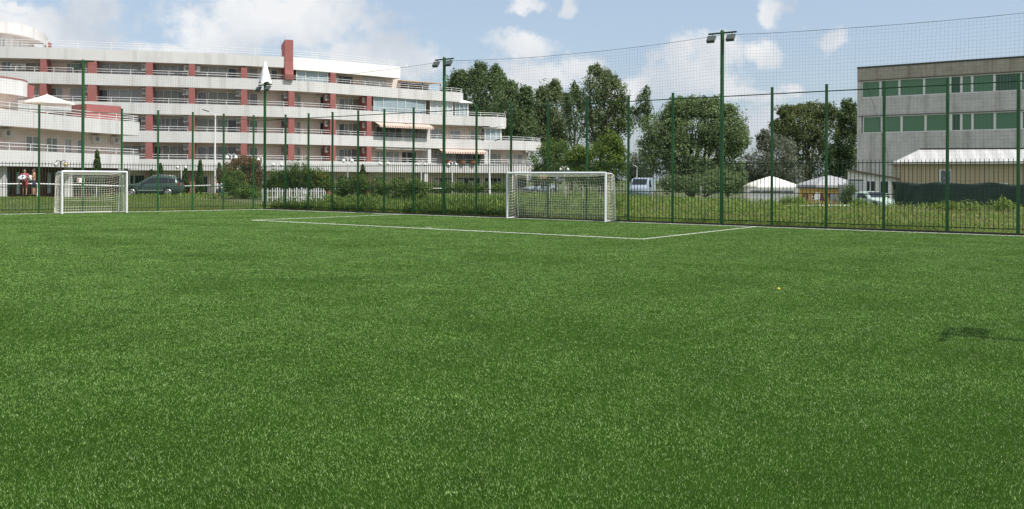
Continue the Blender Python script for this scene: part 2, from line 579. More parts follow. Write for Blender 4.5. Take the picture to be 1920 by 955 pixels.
# the artificial turf
def turf_material(name, base):
    m = bpy.data.materials.new(name); m.use_nodes = True
    nt = m.node_tree; N, L = nt.nodes, nt.links
    bs = N['Principled BSDF']; bs.inputs['Roughness'].default_value = 0.95
    bs.inputs['Specular IOR Level'].default_value = 0.03
    tc = N.new('ShaderNodeTexCoord')
    n1 = N.new('ShaderNodeTexNoise'); n1.inputs['Scale'].default_value = 55; n1.inputs['Detail'].default_value = 6; n1.inputs['Roughness'].default_value = 0.8
    L.new(tc.outputs['Object'], n1.inputs['Vector'])
    n2 = N.new('ShaderNodeTexNoise'); n2.inputs['Scale'].default_value = 1.6; n2.inputs['Detail'].default_value = 7; n2.inputs['Roughness'].default_value = 0.7
    L.new(tc.outputs['Object'], n2.inputs['Vector'])
    r1 = N.new('ShaderNodeMapRange'); L.new(n1.outputs['Fac'], r1.inputs['Value'])
    r1.inputs['From Min'].default_value = 0.3; r1.inputs['From Max'].default_value = 0.7
    r1.inputs['To Min'].default_value = 0.55; r1.inputs['To Max'].default_value = 1.5
    r2 = N.new('ShaderNodeMapRange'); L.new(n2.outputs['Fac'], r2.inputs['Value'])
    r2.inputs['From Min'].default_value = 0.3; r2.inputs['From Max'].default_value = 0.7
    r2.inputs['To Min'].default_value = 0.78; r2.inputs['To Max'].default_value = 1.22
    mu = N.new('ShaderNodeMath'); mu.operation = 'MULTIPLY'
    L.new(r1.outputs[0], mu.inputs[0]); L.new(r2.outputs[0], mu.inputs[1])
    sc_ = N.new('ShaderNodeVectorMath'); sc_.operation = 'SCALE'; sc_.inputs[0].default_value = base
    L.new(mu.outputs[0], sc_.inputs['Scale'])
    L.new(sc_.outputs[0], bs.inputs['Base Color'])
    bp = N.new('ShaderNodeBump'); bp.inputs['Strength'].default_value = 0.8; bp.inputs['Distance'].default_value = 0.03
    L.new(n1.outputs['Fac'], bp.inputs['Height']); L.new(bp.outputs[0], bs.inputs['Normal'])
    return m

TURF_BASE = (0.026, 0.066, 0.007)
M_TURF = turf_material('artificial_turf', TURF_BASE)
e1 = KL + VN * 0.15 - WDIR * 0.15
corner = isect(C0 - WDIR * 0.22, UDIR, KL + VN * 0.22, VDIR)
mb = MB()
a = corner; b = corner + UDIR * 75; c = b + WDIR * 75; d = corner + VDIR * 45; e = d + Vector((0, -75, 0))
mb.poly([Vector((p.x, p.y, 0.0)) for p in (a, b, c, e, d)])
tag(mb.build('pitch', M_TURF), kind='structure')

# turf fibres: real blades, thicker on the ground where the eye is close
def blades():
    # density falls with distance, blades widen so that the pile stays closed
    bins = np.linspace(2.5, 58.0, 112)
    P = []
    for y0, y1 in zip(bins[:-1], bins[1:]):
        ym = (y0 + y1) / 2
        half = 0.60 * ym + 4.5
        den = 11800 * (5.0 / max(ym, 4.5)) ** 0.98
        n = int((y1 - y0) * 2 * half * den)
        P.append(np.stack([RNG.uniform(-half, half, n), RNG.uniform(y0, y1, n)], 1))
    P = np.concatenate(P)
    dR = (P - np.array([FO_R.x, FO_R.y])) @ np.array([-WDIR.x, -WDIR.y])
    dL = (P - np.array([FO_L.x, FO_L.y])) @ np.array([VN.x, VN.y])
    P = P[(dR < -0.25) & (dL < -0.25)]
    # the pile stands in tufts with darker gaps between them
    cell = 0.055 * (P[:, 1] / 5.0) ** 0.8
    lv = np.floor(np.log2(cell / 0.05) * 2) / 2
    cs_ = 0.05 * 2.0 ** lv
    ix = np.floor(P[:, 0] / cs_ + 0.35 * np.sin(P[:, 1] / cs_ * 1.3)); iy = np.floor(P[:, 1] / cs_ + 0.35 * np.sin(P[:, 0] / cs_ * 1.7))
    hsh = np.abs(np.sin(ix * 12.9898 + iy * 78.233 + lv * 37.719) * 43758.5453) % 1.0
    P = P[RNG.uniform(0, 1, len(P)) < 0.30 + 0.70 * hsh ** 0.8]
    # keep the painted lines mostly free of blades
    for (a, b, wd) in LINES:
        a2, b2 = np.array([a.x, a.y]), np.array([b.x, b.y])
        d = b2 - a2; ln = np.linalg.norm(d); d /= ln
        q = P - a2; t = q @ d; o = np.abs(q @ np.array([-d[1], d[0]]))
        P = P[~((t > -0.02) & (t < ln + 0.02) & (o < wd * 0.8))]
    n = len(P)
    Y = P[:, 1]
    h = RNG.uniform(0.010, 0.0225, n)
    wd = 0.0017 * (np.maximum(Y, 4.0) / 5.0) ** 0.76 * RNG.uniform(0.7, 1.4, n)
    az = RNG.uniform(0, 2 * np.pi, n)
    lean = np.abs(RNG.normal(0.55, 0.35, n))
    # the pile was brushed: a gentle common lean that drifts over the pitch
    la = RNG.uniform(0, 2 * np.pi, n)
    pat = np.sin(P[:, 0] * 0.9 + 1.3 * np.sin(P[:, 1] * 0.7)) + np.sin(P[:, 1] * 1.3 + 0.8 * np.sin(P[:, 0] * 1.1))
    bx = 0.25 * np.sin(pat); by = 0.25 * np.cos(pat)
    tip = np.stack([np.cos(la) * lean + bx, np.sin(la) * lean + by, np.ones(n)], 1)
    tip /= np.linalg.norm(tip, axis=1)[:, None]
    base = np.stack([P[:, 0], P[:, 1], np.full(n, 0.001)], 1)
    side = np.stack([np.cos(az), np.sin(az), np.zeros(n)], 1) * wd[:, None]
    V = np.empty((n * 3, 3))
    V[0::3] = base - side
    V[1::3] = base + side
    V[2::3] = base + tip * h[:, None]
    return V

def blade_material():
    m = bpy.data.materials.new('turf_fibre'); m.use_nodes = True
    nt = m.node_tree; N, L = nt.nodes, nt.links
    bs = N['Principled BSDF']; bs.inputs['Roughness'].default_value = 0.45
    bs.inputs['Specular IOR Level'].default_value = 0.32
    tc = N.new('ShaderNodeTexCoord')
    n2 = N.new('ShaderNodeTexNoise'); n2.inputs['Scale'].default_value = 0.9; n2.inputs['Detail'].default_value = 8; n2.inputs['Roughness'].default_value = 0.72
    L.new(tc.outputs['Object'], n2.inputs['Vector'])
    ge = N.new('ShaderNodeNewGeometry')
    cr = N.new('ShaderNodeValToRGB')
    L.new(ge.outputs['Random Per Island'], cr.inputs[0])
    el = cr.color_ramp.elements
    el[0].position = 0.0; el[0].color = (0.036, 0.092, 0.008, 1)
    el[1].position = 1.0; el[1].color = (0.480, 0.600, 0.300, 1)
    x = el.new(0.45); x.color = (0.132, 0.258, 0.044, 1)
    x = el.new(0.9); x.color = (0.240, 0.400, 0.100, 1)
    r2 = N.new('ShaderNodeMapRange'); L.new(n2.outputs['Fac'], r2.inputs['Value'])
    r2.inputs['From Min'].default_value = 0.3; r2.inputs['From Max'].default_value = 0.7
    r2.inputs['To Min'].default_value = 0.7; r2.inputs['To Max'].default_value = 1.22
    sc_ = N.new('ShaderNodeVectorMath'); sc_.operation = 'SCALE'
    L.new(cr.outputs[0], sc_.inputs[0]); L.new(r2.outputs[0], sc_.inputs['Scale'])
    L.new(sc_.outputs[0], bs.inputs['Base Color'])
    out = N['Material Output']
    tr = N.new('ShaderNodeBsdfTranslucent'); L.new(sc_.outputs[0], tr.inputs['Color'])
    ms = N.new('ShaderNodeMixShader'); ms.inputs[0].default_value = 0.3
    L.new(bs.outputs[0], ms.inputs[1]); L.new(tr.outputs[0], ms.inputs[2]); L.new(ms.outputs[0], out.inputs['Surface'])
    return m

# painted lines
def flat(p): return Vector((p.x, p.y, 0))
PA = flat(G(473, 413.4)); PB = flat(G(1205, 449))
# square the penalty area to the long line
PBn = C0 + UDIR * (PB - C0).dot(UDIR) ; depth = (PB - C0).dot(WDIR)
PC = flat(G(1405, 427)); PD = flat(G(720, 403.8))
LINES = [(C0 + UDIR * ((KL - C0).dot(UDIR)), C0 + UDIR * 60, 0.085),
         (KL, KL + VDIR * 30, 0.13),
         (PA, PB, 0.075),
         (PB, C0 + UDIR * (PC - C0).dot(UDIR), 0.055),
         (PA, C0 + UDIR * (PD - C0).dot(UDIR), 0.06)]
sp = flat(G(803, 426.8))
LINES.append((sp - UDIR * 0.12, sp + UDIR * 0.12, 0.07))
for (a, b, wd) in LINES:
    d = (b - a).normalized(); s = Vector((-d.y, d.x, 0)) * wd / 2
    # painted lines are turf too: a flat strip with white fibres standing in it
    L_ = (b - a).length
    T_ = []
    nseg = max(1, int(L_ / 2.0))
    zq = Vector((0, 0, 0.005))
    for k in range(nseg):
        p = a + (b - a) * (k / nseg); q = a + (b - a) * ((k + 1) / nseg)
        T_ += [p - s + zq, q - s + zq, q + s + zq, p - s + zq, q + s + zq, p + s + zq]
    T_ = np.array([tuple(v) for v in T_])
    n = int(L_ * wd * 5200)
    u = RNG.uniform(0, L_, n); o_ = RNG.uniform(-wd / 2, wd / 2, n)
    bx = a.x + d.x * u - d.y * o_; by = a.y + d.y * u + d.x * o_
    az = RNG.uniform(0, 2 * np.pi, n); la = RNG.uniform(0, 2 * np.pi, n); le = np.abs(RNG.normal(0.5, 0.35, n)); hb = RNG.uniform(0.014, 0.028, n)
    hw = 0.0045 * RNG.uniform(0.7, 1.3, n)
    W_ = np.empty((n * 3, 3))
    W_[0::3] = np.stack([bx - np.cos(az) * hw, by - np.sin(az) * hw, np.full(n, 0.004)], 1)
    W_[1::3] = np.stack([bx + np.cos(az) * hw, by + np.sin(az) * hw, np.full(n, 0.004)], 1)
    W_[2::3] = np.stack([bx + np.cos(la) * le * hb, by + np.sin(la) * le * hb, hb], 1)
    tag(np_mesh('pitch_marking', np.concatenate([T_, W_]), 3, M_LINE), kind='structure')

tag(np_mesh('turf_grass', blades(), 3, blade_material()), 'green artificial turf pile covering the pitch', 'grass', kind='stuff')

# kerb under the long fence
mb = MB()
mb.obox(FO_R + WDIR * 0.10 + UDIR * ((KF - FO_R).dot(UDIR)) + Vector((0, 0, -0.1)), UDIR * 62, -WDIR * 0.2, (0, 0, 0.17))
tag(mb.build('kerb', M_KERB), kind='structure')

# ------------------------------------------------------------------ fences
H_POST, H_RAIL = 5.2, 2.38
RAIL_PX = [535, 578, 623, 671, 720, 775, 893, 958, 1027, 1100, 1178, 1261, 1447, 1549, 1657, 1776, 1909]
TALL_PX = [832, 1353]
LEFT_PX = [73, 228, 296, 361, 419, 475]

def fence(name, label, origin, d, post_s, all_s, s_end):
    root = thing(name, label, 'fence', tuple(origin))
    rz = math.atan2(d.y, d.x); root.rotation_euler = (0, 0, rz)
    # local frame: x along the fence
    proto = None
    for s in post_s:
        if proto is None:
            mb = MB(); mb.tube([(0, 0, 0), (0, 0, H_POST)], 0.055, 8)
            mb.tube([(0, 0, H_POST), (0, 0, H_POST + 0.03)], 0.062, 8)
            proto = mb.build('post', M_GREEN, root, smooth=True); o = proto
        else:
            o = proto.copy(); COL.objects.link(o); o.parent = root
        o.location = (s, 0, 0)
    cuts = sorted(all_s)
    for a, b in zip(cuts[:-1], cuts[1:]):
        mb = MB()
        n = max(1, round((b - a) / 0.141))
        for k in range(1, n):
            x = a + (b - a) * k / n
            mb.box((x, 0, 0.14 + (H_RAIL + 0.10 - 0.14) / 2), 0.018, 0.018, H_RAIL + 0.10 - 0.14)
        for z in (0.20, 1.27, H_RAIL):
            mb.obox((a + 0.05, 0.010, z - 0.015), (b - a - 0.1, 0, 0), (0, 0.03, 0), (0, 0, 0.03))
        mb.build('railing_panel', M_GREEND, root)
    mb = MB(); mb.tube([(cuts[0], 0, H_POST - 0.22), (cuts[-1], 0, H_POST - 0.22)], 0.022, 6)
    mb.build('top_rail', M_GREEND, root, smooth=True)
    return root

def s_of(px, o, d): return (ray_line(px, o, d) - o).dot(d)
dR = UDIR; oR = KF.copy()
postR = [s_of(p, oR, dR) for p in RAIL_PX]
tallR = [s_of(p, oR, dR) for p in TALL_PX]
extra = [max(postR) + 2.0 * k for k in (1, 2, 4, 5)]
tall_end = max(postR) + 6.0
fence('railing_fence', 'long green railing fence running behind the larger white goal', oR, dR, postR + extra,
      [0.0] + postR + tallR + extra + [tall_end], tall_end)
dL = VDIR; oL = KF.copy()
postL = [s_of(p, oL, dL) for p in LEFT_PX]
tallL = [s_of(155, oL, dL)]
nxt = max(postL)
extraL = [nxt + 2.0 * k for k in (1, 2, 3)]
fence('railing_fence', 'short green railing fence running behind the small white goal', oL, dL, postL + extraL,
      [0.0] + postL + tallL + extraL, 20)

# floodlight poles
H_TALL = 7.5
def floodlight_pole(loc, rz, label, single=False, htop=H_TALL, big=1.0, deep=1.0):
    root = thing('floodlight_pole', label, 'floodlight', tuple(loc), 'floodlight poles of the pitch', rz)
    mb = MB(); mb.tube([(0, 0, 0), (0, 0, htop)], 0.075, 10); mb.tube([(0, 0, htop), (0, 0, htop + 0.06)], [0.08, 0.05], 10)
    mb.build('pole', M_GREEN, root, smooth=True)
    mb = MB(); mb.box((0, 0, htop - 0.06), 1.15, 0.06, 0.06); mb.build('crossbar', M_GREEND, root)
    for s in ([-1] if single else [-1, 1]):
        mb = MB()
        # tilted housing with sloping back
        prof = [(-0.17 * deep, 0), (0.17 * deep, 0), (0.12 * deep, 0.10), (-0.12 * deep, 0.10)]
        tl = R(56)
        ax = Vector((0, math.cos(tl), -math.sin(tl))); ay = Vector((0, math.sin(tl), math.cos(tl)))
        o = Vector((s * 0.40 - 0.16 * big, 0.10, htop - 0.13 - 0.17 * deep))
        mb.prism(prof, o, ax, ay, (0.32 * big, 0, 0))
        mb.tube([(s * 0.40, 0, htop - 0.08), (s * 0.40, 0.08, htop - 0.2)], 0.02, 6)
        fl = mb.build('floodlight', M_LAMP, root)
        mb = MB()
        g = o + Vector((0.02, 0, 0)) - ay * 0.006
        mb.poly([g + ax * -0.15 * deep, g + ax * 0.15 * deep, g + ax * 0.15 * deep + Vector((0.32 * big - 0.04, 0, 0)), g + ax * -0.15 * deep + Vector((0.32 * big - 0.04, 0, 0))])
        mb.build('lens', M_LAMPG, fl)
    mb = MB()
    mb.tube([(-0.3, 0.02, htop - 0.2), (-0.12, 0.05, htop - 0.36), (-0.02, 0.08, htop - 0.34)], 0.008, 5)
    mb.build('cable', M_BLACK, root)
    return root

rzR = math.atan2(UDIR.y, UDIR.x); rzL = math.atan2(VDIR.y, VDIR.x)
tallpos = {}
for px, lab in ((832, 'green floodlight pole on the long fence standing before the hotel end'),
                (1353, 'green floodlight pole on the long fence standing before the round willow')):
    p = ray_line(px, oR, dR); tallpos[px] = p
    floodlight_pole(p, rzR + math.pi, lab)
floodlight_pole(KF, rzR + math.pi, 'green floodlight pole at the corner where both fences meet', htop=7.02)
pL = ray_line(155, oL, dL); tallpos[155] = pL
floodlight_pole(pL, math.atan2(-0.2, 1.0), 'green floodlight pole with one dark lamp above the small goal', single=True, big=1.45, deep=0.9)
# pole beside the pitch whose lamp shadow falls on the turf at the right
shp = flat(G(1779, 627.5))
hz = (H_TALL - 0.1) / math.tan(SUN_EL)
pp = flat(shp) + SUN_AZ * hz
floodlight_pole(pp, math.atan2(-0.85, -0.53), 'green floodlight pole standing on the near turf', single=True, big=1.75, deep=0.85)

# ball-stop nets
def net(name, label, o, d, segs, cell=0.125, zbot=0.3, normal=None, zt=H_TALL - 0.12, rad=0.0019):
    """segs: list of pole positions along the line; top cable sags between them"""
    root = thing(name, label, 'net', tuple(o), 'ball stop nets on the fences')
    rz = math.atan2(d.y, d.x); root.rotation_euler = (0, 0, rz)
    def top(x):
        for a, b in zip(segs[:-1], segs[1:]):
            if a <= x <= b:
                t = (x - a) / (b - a)
                return zt - 0.22 * 4 * t * (1 - t) * min(1, (b - a) / 12)
        return zt
    def off(x, z):
        return 0.07 + 0.05 * math.sin(x * 0.8 + z * 0.5) * math.sin(z * 0.7 + 0.3 * x)
    def jig(x, z):
        return 0.035 * math.sin(z * 1.1 + x * 0.35) + 0.02 * math.sin(x * 2.1 + z * 0.4)
    mb = MB()
    x0, x1 = segs[0], segs[-1]
    nxl = int((x1 - x0) / cell)
    for i in range(nxl + 1):
        x = x0 + (x1 - x0) * i / nxl
        zt_ = top(x)
        pts = []
        for k in range(9):
            z = zbot + (zt_ - zbot) * k / 8
            pts.append((x + jig(x, z), off(x, z), z))
        mb.tube(pts, rad * random.uniform(0.8, 1.3), 3, False)
    nz = int((zt - zbot) / cell)
    for j in range(nz + 1):
        pts = []
        m = int((x1 - x0) / 0.8)
        for k in range(m + 1):
            x = x0 + (x1 - x0) * k / m
            z = zbot + (top(x) - zbot) * j / nz + 0.012 * math.sin(x * 1.7 + j)
            pts.append((x, off(x, z), z))
        mb.tube(pts, rad * random.uniform(0.8, 1.2), 3, False)
    mb.build('netting', M_NET, root, fix=False)
    mb = MB()
    m = int((x1 - x0) / 0.5)
    mb.tube([(x0 + (x1 - x0) * k / m, off(x0 + (x1 - x0) * k / m, top(x0 + (x1 - x0) * k / m)), top(x0 + (x1 - x0) * k / m)) for k in range(m + 1)], 0.007, 5)
    mb.build('top_cable', M_NET, root)
    return root

net('ball_net', 'tall dark net hung above the long fence across the sky', oR, dR, [0.0] + tallR + [tall_end])
net('ball_net', 'tall dark net hung above the short fence before the wing', oL, dL, [0.0] + tallL + [tallL[0] + 14])

# ------------------------------------------------------------------ goals
def goal(name, label, pl, pr, depth, net_cell=0.12, postr=0.05):
    """pl, pr: foot of the two posts; the goal opens towards the pitch"""
    mid = (pl + pr) / 2
    d = (pr - pl); W = d.length; d.normalize()
    rz = math.atan2(d.y, d.x)
    root = thing(name, label, 'goal', (mid.x, mid.y, 0.012), 'football goals on the pitch', rz)
    Hh = 2.0
    h = W / 2
    # local: x along goal line, +y backwards
    for s in (-1, 1):
        mb = MB(); mb.tube([(s * h, 0, 0), (s * h, 0, Hh + 0.03)], postr, 12); mb.build('post', M_GOAL, root, smooth=True)
        mb = MB()
        pts = [(s * h, 0.03, Hh), (s * h, depth * 0.60, Hh - 0.02), (s * h, depth * 0.78, Hh - 0.10), (s * h, depth * 0.86, Hh - 0.3), (s * h, depth, 0.04), (s * h, 0.03, 0.03)]
        mb.tube(pts, 0.021, 8); mb.build('net_support', M_GOAL, root, smooth=True)
    mb = MB(); mb.tube([(-h, 0, Hh), (h, 0, Hh)], postr, 12); mb.build('crossbar', M_GOAL, root, smooth=True)
    mb = MB(); mb.tube([(-h, depth, 0.03), (h, depth, 0.03)], 0.022, 8); mb.build('ground_bar', M_GOAL, root, smooth=True)
    # net: cords along a profile that falls from the bar, plus the two sides
    prof = [(0.03, Hh), (depth * 0.60, Hh - 0.03), (depth * 0.82, Hh - 0.18), (depth * 0.9, 1.4), (depth * 0.93, 0.8), (depth, 0.05)]
    ln = [0]
    for (a, b) in zip(prof[:-1], prof[1:]): ln.append(ln[-1] + math.hypot(b[0] - a[0], b[1] - a[1]))
    def at(t):
        s = t * ln[-1]
        for i in range(len(prof) - 1):
            if s <= ln[i + 1] + 1e-9:
                q = (s - ln[i]) / (ln[i + 1] - ln[i])
                return (prof[i][0] + (prof[i + 1][0] - prof[i][0]) * q, prof[i][1] + (prof[i + 1][1] - prof[i][1]) * q)
        return prof[-1]
    def pnt(x, t):
        y, z = at(t)
        e = 1 - (abs(x) / h) ** 4
        sag = 0.16 * math.sin(math.pi * min(1, t * 1.15)) * e
        return (x, y + 0.12 * math.sin(math.pi * t) * e - (0.25 * e * max(0, 0.5 - abs(t - 0.75))), max(0.03, z - sag))
    mb = MB()
    nx_ = int(W / net_cell); nt_ = int(ln[-1] / net_cell)
    for i in range(nx_ + 1):
        x = -h + W * i / nx_
        mb.tube([pnt(x, k / 16) for k in range(17)], 0.0056, 3, False)
    for j in range(nt_ + 1):
        mb.tube([pnt(-h + W * k / 24, j / nt_) for k in range(25)], 0.0056, 3, False)
    for s in (-1, 1):
        nv = int(depth / net_cell); nh = int(Hh / net_cell)
        for j in range(1, nh):
            z = Hh * j / nh
            ye = depth if z < 0.1 else (depth * (1 - 0.14 * z / 1.7) if z < 1.7 else depth * 0.8)
            bul = 0.10
            mb.tube([(s * (h + 0.05 * math.sin(math.pi * k / 6)), ye * k / 6, z - bul * math.sin(math.pi * k / 6) + 0.05 * k / 6) for k in range(7)], 0.0056, 3, False)
        for i in range(1, nv + 1):
            y = depth * 0.9 * i / (nv + 1)
            mb.tube([(s * (h + 0.05 * math.sin(math.pi * y / depth)), y, 0.04), (s * (h + 0.05), y, 1.0), (s * h, y, Hh - 0.05)], 0.0056, 3, False)
    mb.build('net', M_CORD, root, fix=False)
    return root

gl = flat(G(950, 411)); gr = flat(G(1134, 416.2))
md = (gl + gr) / 2
gdir = UDIR
goal('football_goal', 'wide white football goal in front of the long fence', md - gdir * 2.5, md + gdir * 2.5, 0.85)
gl = flat(G(118, 402)); gr = flat(G(236, 399.5))
md = (gl + gr) / 2; gd = (gr - gl).normalized()
goal('football_goal', 'small white handball goal in front of the short fence', md - gd * 1.5, md + gd * 1.5, 1.1)

# litter on the turf
p = flat(G(1460, 545))
mb = MB(); mb.ball((0, 0, 0.026), 0.026, 12, 8, (1.05, 1, 0.85))
o = mb.build('yellow_ball', mat('yellow_plastic', (0.62, 0.50, 0.05), 0.4), smooth=True); o.location = p
tag(o, 'small squashed yellow ball lying alone on the turf', 'ball')

# ------------------------------------------------------------------ buildings: plan curves
class Curve:
    def __init__(self, pts):
        self.p = [Vector((q[0], q[1], 0)) for q in pts]

    @staticmethod
    def from_px(kn, step=9.0):
        """smooth plan curve from (photo column, depth) knots"""
        xs = [k[0] for k in kn]; ys = [k[1] for k in kn]
        n = len(xs)
        d = [(ys[i + 1] - ys[i]) / (xs[i + 1] - xs[i]) for i in range(n - 1)]
        m = [d[0]] + [(d[i - 1] + d[i]) / 2 for i in range(1, n - 1)] + [d[-1]]
        pts = []
        x = xs[0]
        while x < xs[-1] + 1e-6:
            i = max(j for j in range(n - 1) if xs[j] <= x + 1e-9)
            hh = xs[i + 1] - xs[i]; t = (x - xs[i]) / hh
            y = ((2*t**3 - 3*t**2 + 1) * ys[i] + (t**3 - 2*t**2 + t) * hh * m[i] + (-2*t**3 + 3*t**2) * ys[i + 1] + (t**3 - t**2) * hh * m[i + 1])
            pts.append((XP(x, y, 7.0), y))
            x += step
        return Curve(pts)

    def normals(self):
        """unit normals towards the eye side"""
        out = []
        for i in range(len(self.p)):
            a = self.p[max(0, i - 1)]; b = self.p[min(len(self.p) - 1, i + 1)]
            t = (b - a).normalized()
            out.append(Vector((t.y, -t.x, 0)))
        return out

    def offset(self, d):
        return Curve([q - n * d for q, n in zip(self.p, self.normals())])   # d > 0: into the building

    def hit(self, px):
        t = (px - PX0) / F
        for i in range(len(self.p) - 1):
            a, b = self.p[i], self.p[i + 1]
            fa, fb = a.x - t * a.y, b.x - t * b.y
            if fa <= 0 <= fb or fb <= 0 <= fa:
                q = fa / (fa - fb) if abs(fa - fb) > 1e-9 else 0
                return i + q
        # extrapolate
        fa = self.p[0].x - t * self.p[0].y
        return 0.0 if abs(fa) < abs(self.p[-1].x - t * self.p[-1].y) else len(self.p) - 1.0

    def pt(self, u):
        i = min(int(u), len(self.p) - 2)
        return self.p[i].lerp(self.p[i + 1], u - i)

    def at(self, px): return self.pt(self.hit(px))

    def nrm(self, px):
        u = self.hit(px); i = min(int(u), len(self.p) - 2)
        t = (self.p[i + 1] - self.p[i]).normalized()
        return Vector((t.y, -t.x, 0))

    def cut(self, pa, pb):
        ua, ub = self.hit(pa), self.hit(pb)
        out = [self.pt(ua)]
        for i in range(int(math.floor(ua)) + 1, int(math.ceil(ub))):
            out.append(self.p[i])
        out.append(self.pt(ub))
        return Curve(out)

def wrap_end(c, r, length):
    """continue a plan curve round its right end and back into the depth"""
    t = (c.p[-1] - c.p[-2]).normalized(); n = Vector((t.y, -t.x, 0))
    o = c.p[-1] - n * r
    pts = list(c.p)
    for k in range(1, 7):
        a = math.pi / 2 * k / 6
        pts.append(o + n * (r * math.cos(a)) + t * (r * math.sin(a)))
    pts.append(pts[-1] - n * length)
    return Curve(pts)

def band_part(name, c, z0, z1, th, m, parent):
    mb = MB(); mb.band(c.p, c.offset(th).p, z0, z1)
    return mb.build(name, m, parent, smooth=True)

def slab_part(c, dep, z0, z1, m, parent, name='balcony_slab'):
    mb = MB(); mb.band(c.offset(0.12).p, c.offset(dep).p, z0, z1)
    return mb.build(name, m, parent)

def railing_part(c, z, hs, parent, spacing=1.6, inset=0.10, name='railing'):
    cc = c.offset(inset)
    mb = MB()
    for h in hs:
        mb.tube([(q.x, q.y, z + h) for q in cc.p], 0.022, 5)
    acc = 0
    for i, q in enumerate(cc.p):
        if i: acc += (q - cc.p[i - 1]).length
        if i == 0 or acc >= spacing or i == len(cc.p) - 1:
            acc = 0
            mb.tube([(q.x, q.y, z - 0.02), (q.x, q.y, z + hs[0])], 0.022, 4)
    return mb.build(name, M_RAIL, parent)

def window_part(pa, pb, z0, z1, parent, pane_m, splits=(0.5,), fw=0.055, name='window', proud=0.10, frame_m=None, transom=None):
    """window between plan points pa, pb: frame, glass in one pane sheet set back in it"""
    pa, pb = Vector((pa.x, pa.y, 0)), Vector((pb.x, pb.y, 0))
    t = pb - pa; W = t.length; t.normalize(); n = Vector((t.y, -t.x, 0))
    o = pa + n * proud + Vector((0, 0, z0)); Hh = z1 - z0
    root_loc = o + t * (W / 2)
    mb = MB()
    dep = -n * 0.11; up = Vector((0, 0, 1))
    mb.obox(o, t * W, dep, up * fw)
    mb.obox(o + up * (Hh - fw), t * W, dep, up * fw)
    mb.obox(o + up * fw, t * fw, dep, up * (Hh - 2 * fw))
    mb.obox(o + t * (W - fw) + up * fw, t * fw, dep, up * (Hh - 2 * fw))
    for s in splits:
        mb.obox(o + t * (W * s - fw / 2) + up * fw, t * fw, dep * 0.9, up * (Hh - 2 * fw))
    if transom:
        xs = [0.0] + list(splits) + [1.0]
        for a, b in zip(xs[:-1], xs[1:]):
            mb.obox(o + t * (W * a + fw) + up * (Hh * transom), t * (W * (b - a) - 1.9 * fw), dep * 0.8, up * fw * 0.8)
    f = mb.build(name, frame_m or M_FRAME, parent)
    g = MB()
    q = o - n * 0.07 + up * fw * 0.5
    g.poly([q + t * fw * 0.5, q + t * (W - fw * 0.5), q + t * (W - fw * 0.5) + up * (Hh - fw), q + t * fw * 0.5 + up * (Hh - fw)])
    pn = g.build('pane', pane_m, f)
    # the pane lives in its own frame so that curtain folds run along x
    rz = math.atan2(t.y, t.x)
    Mx = Matrix.Translation(root_loc) @ Matrix.Rotation(rz, 4, 'Z')
    pn.data.transform(Mx.inverted()); pn.matrix_basis = Mx
    return f

def ac_part(p, n, z, parent, wd=0.85):
    """split air conditioner: casing with a round fan grille"""
    t = Vector((-n.y, n.x, 0))
    mb = MB()
    o = Vector((p.x, p.y, z)) - t * wd / 2
    mb.obox(o, t * wd, n * 0.32, (0, 0, 0.58))
    mb.obox(o + t * 0.05 - Vector((0, 0, 0.05)), t * 0.05, n * 0.36, (0, 0, 0.045))
    mb.obox(o + t * (wd - 0.1) - Vector((0, 0, 0.05)), t * 0.05, n * 0.36, (0, 0, 0.045))
    a = mb.build('air_conditioner', M_AC, parent)
    g = MB()
    c = Vector((p.x, p.y, z + 0.29)) - t * 0.12 + n * 0.322
    g.tube([c, c + n * 0.012], 0.19, 14)
    g.build('fan_grille', M_ACD, a)
    return a

# ================================================================== the hotel
hotel = thing('hotel_building', 'long curved white hotel with stepped balcony floors and terracotta pillars', 'building')
FRONT = Curve.from_px([(-260, 90.5), (-100, 89.3), (0, 89.2), (100, 90.0), (200, 91.2), (300, 92.4), (414, 94.0), (560, 96.8), (679, 101.3), (760, 105.0), (850, 108.6), (920, 110.6), (980, 112.5), (1012, 115.5)])
TOP = [3.58, 6.38, 9.15, 11.9, 14.28]      # parapet tops, floors one to four and the roof
BH = 1.12
ENDPX = [1012, 1012, 924, 848, 750]
for k in range(4):
    c = wrap_end(FRONT.cut(-255, ENDPX[k]), 2.6 if k < 3 else 2.2, 12)
    band_part('balcony_parapet', c, TOP[k] - BH, TOP[k], 0.18, M_PLASTER if k != 1 else M_PLASTER, hotel)
    slab_part(FRONT.cut(-255, ENDPX[k]), 3.6 if k < 3 else 3.6, TOP[k] - BH + 0.02, TOP[k] - BH + 0.26, M_CREAM, hotel)
    railing_part(c, TOP[k], [0.46, 0.23], hotel)
# roof band: older grey stretch, then the repainted stretch
c = FRONT.cut(-255, 534); band_part('roof_parapet', c, TOP[4] - BH, TOP[4], 0.2, M_PLASTER, hotel)
c2 = FRONT.cut(546, 750)
t = (c2.p[-1] - c2.p[-2]).normalized(); nn = Vector((t.y, -t.x, 0))
c2e = Curve(c2.p + [c2.p[-1] - nn * 0.6 + t * 0.12, c2.p[-1] - nn * 9 + t * 0.2])
band_part('roof_parapet', c2e, TOP[4] - BH - 0.15, TOP[4] + 0.02, 0.2, M_PLASTERW, hotel)
slab_part(FRONT.cut(-255, 748), 14, TOP[4] - BH + 0.02, TOP[4] - BH + 0.28, M_CREAM, hotel, 'roof')
railing_part(FRONT.cut(88, 527), TOP[4], [0.68, 0.45, 0.22], hotel, 2.6)
railing_part(FRONT.cut(549, 738), TOP[4], [0.68, 0.45, 0.22], hotel, 2.6)
railing_part(FRONT.cut(-250, 86), TOP[4], [0.68, 0.45, 0.22], hotel, 2.6)

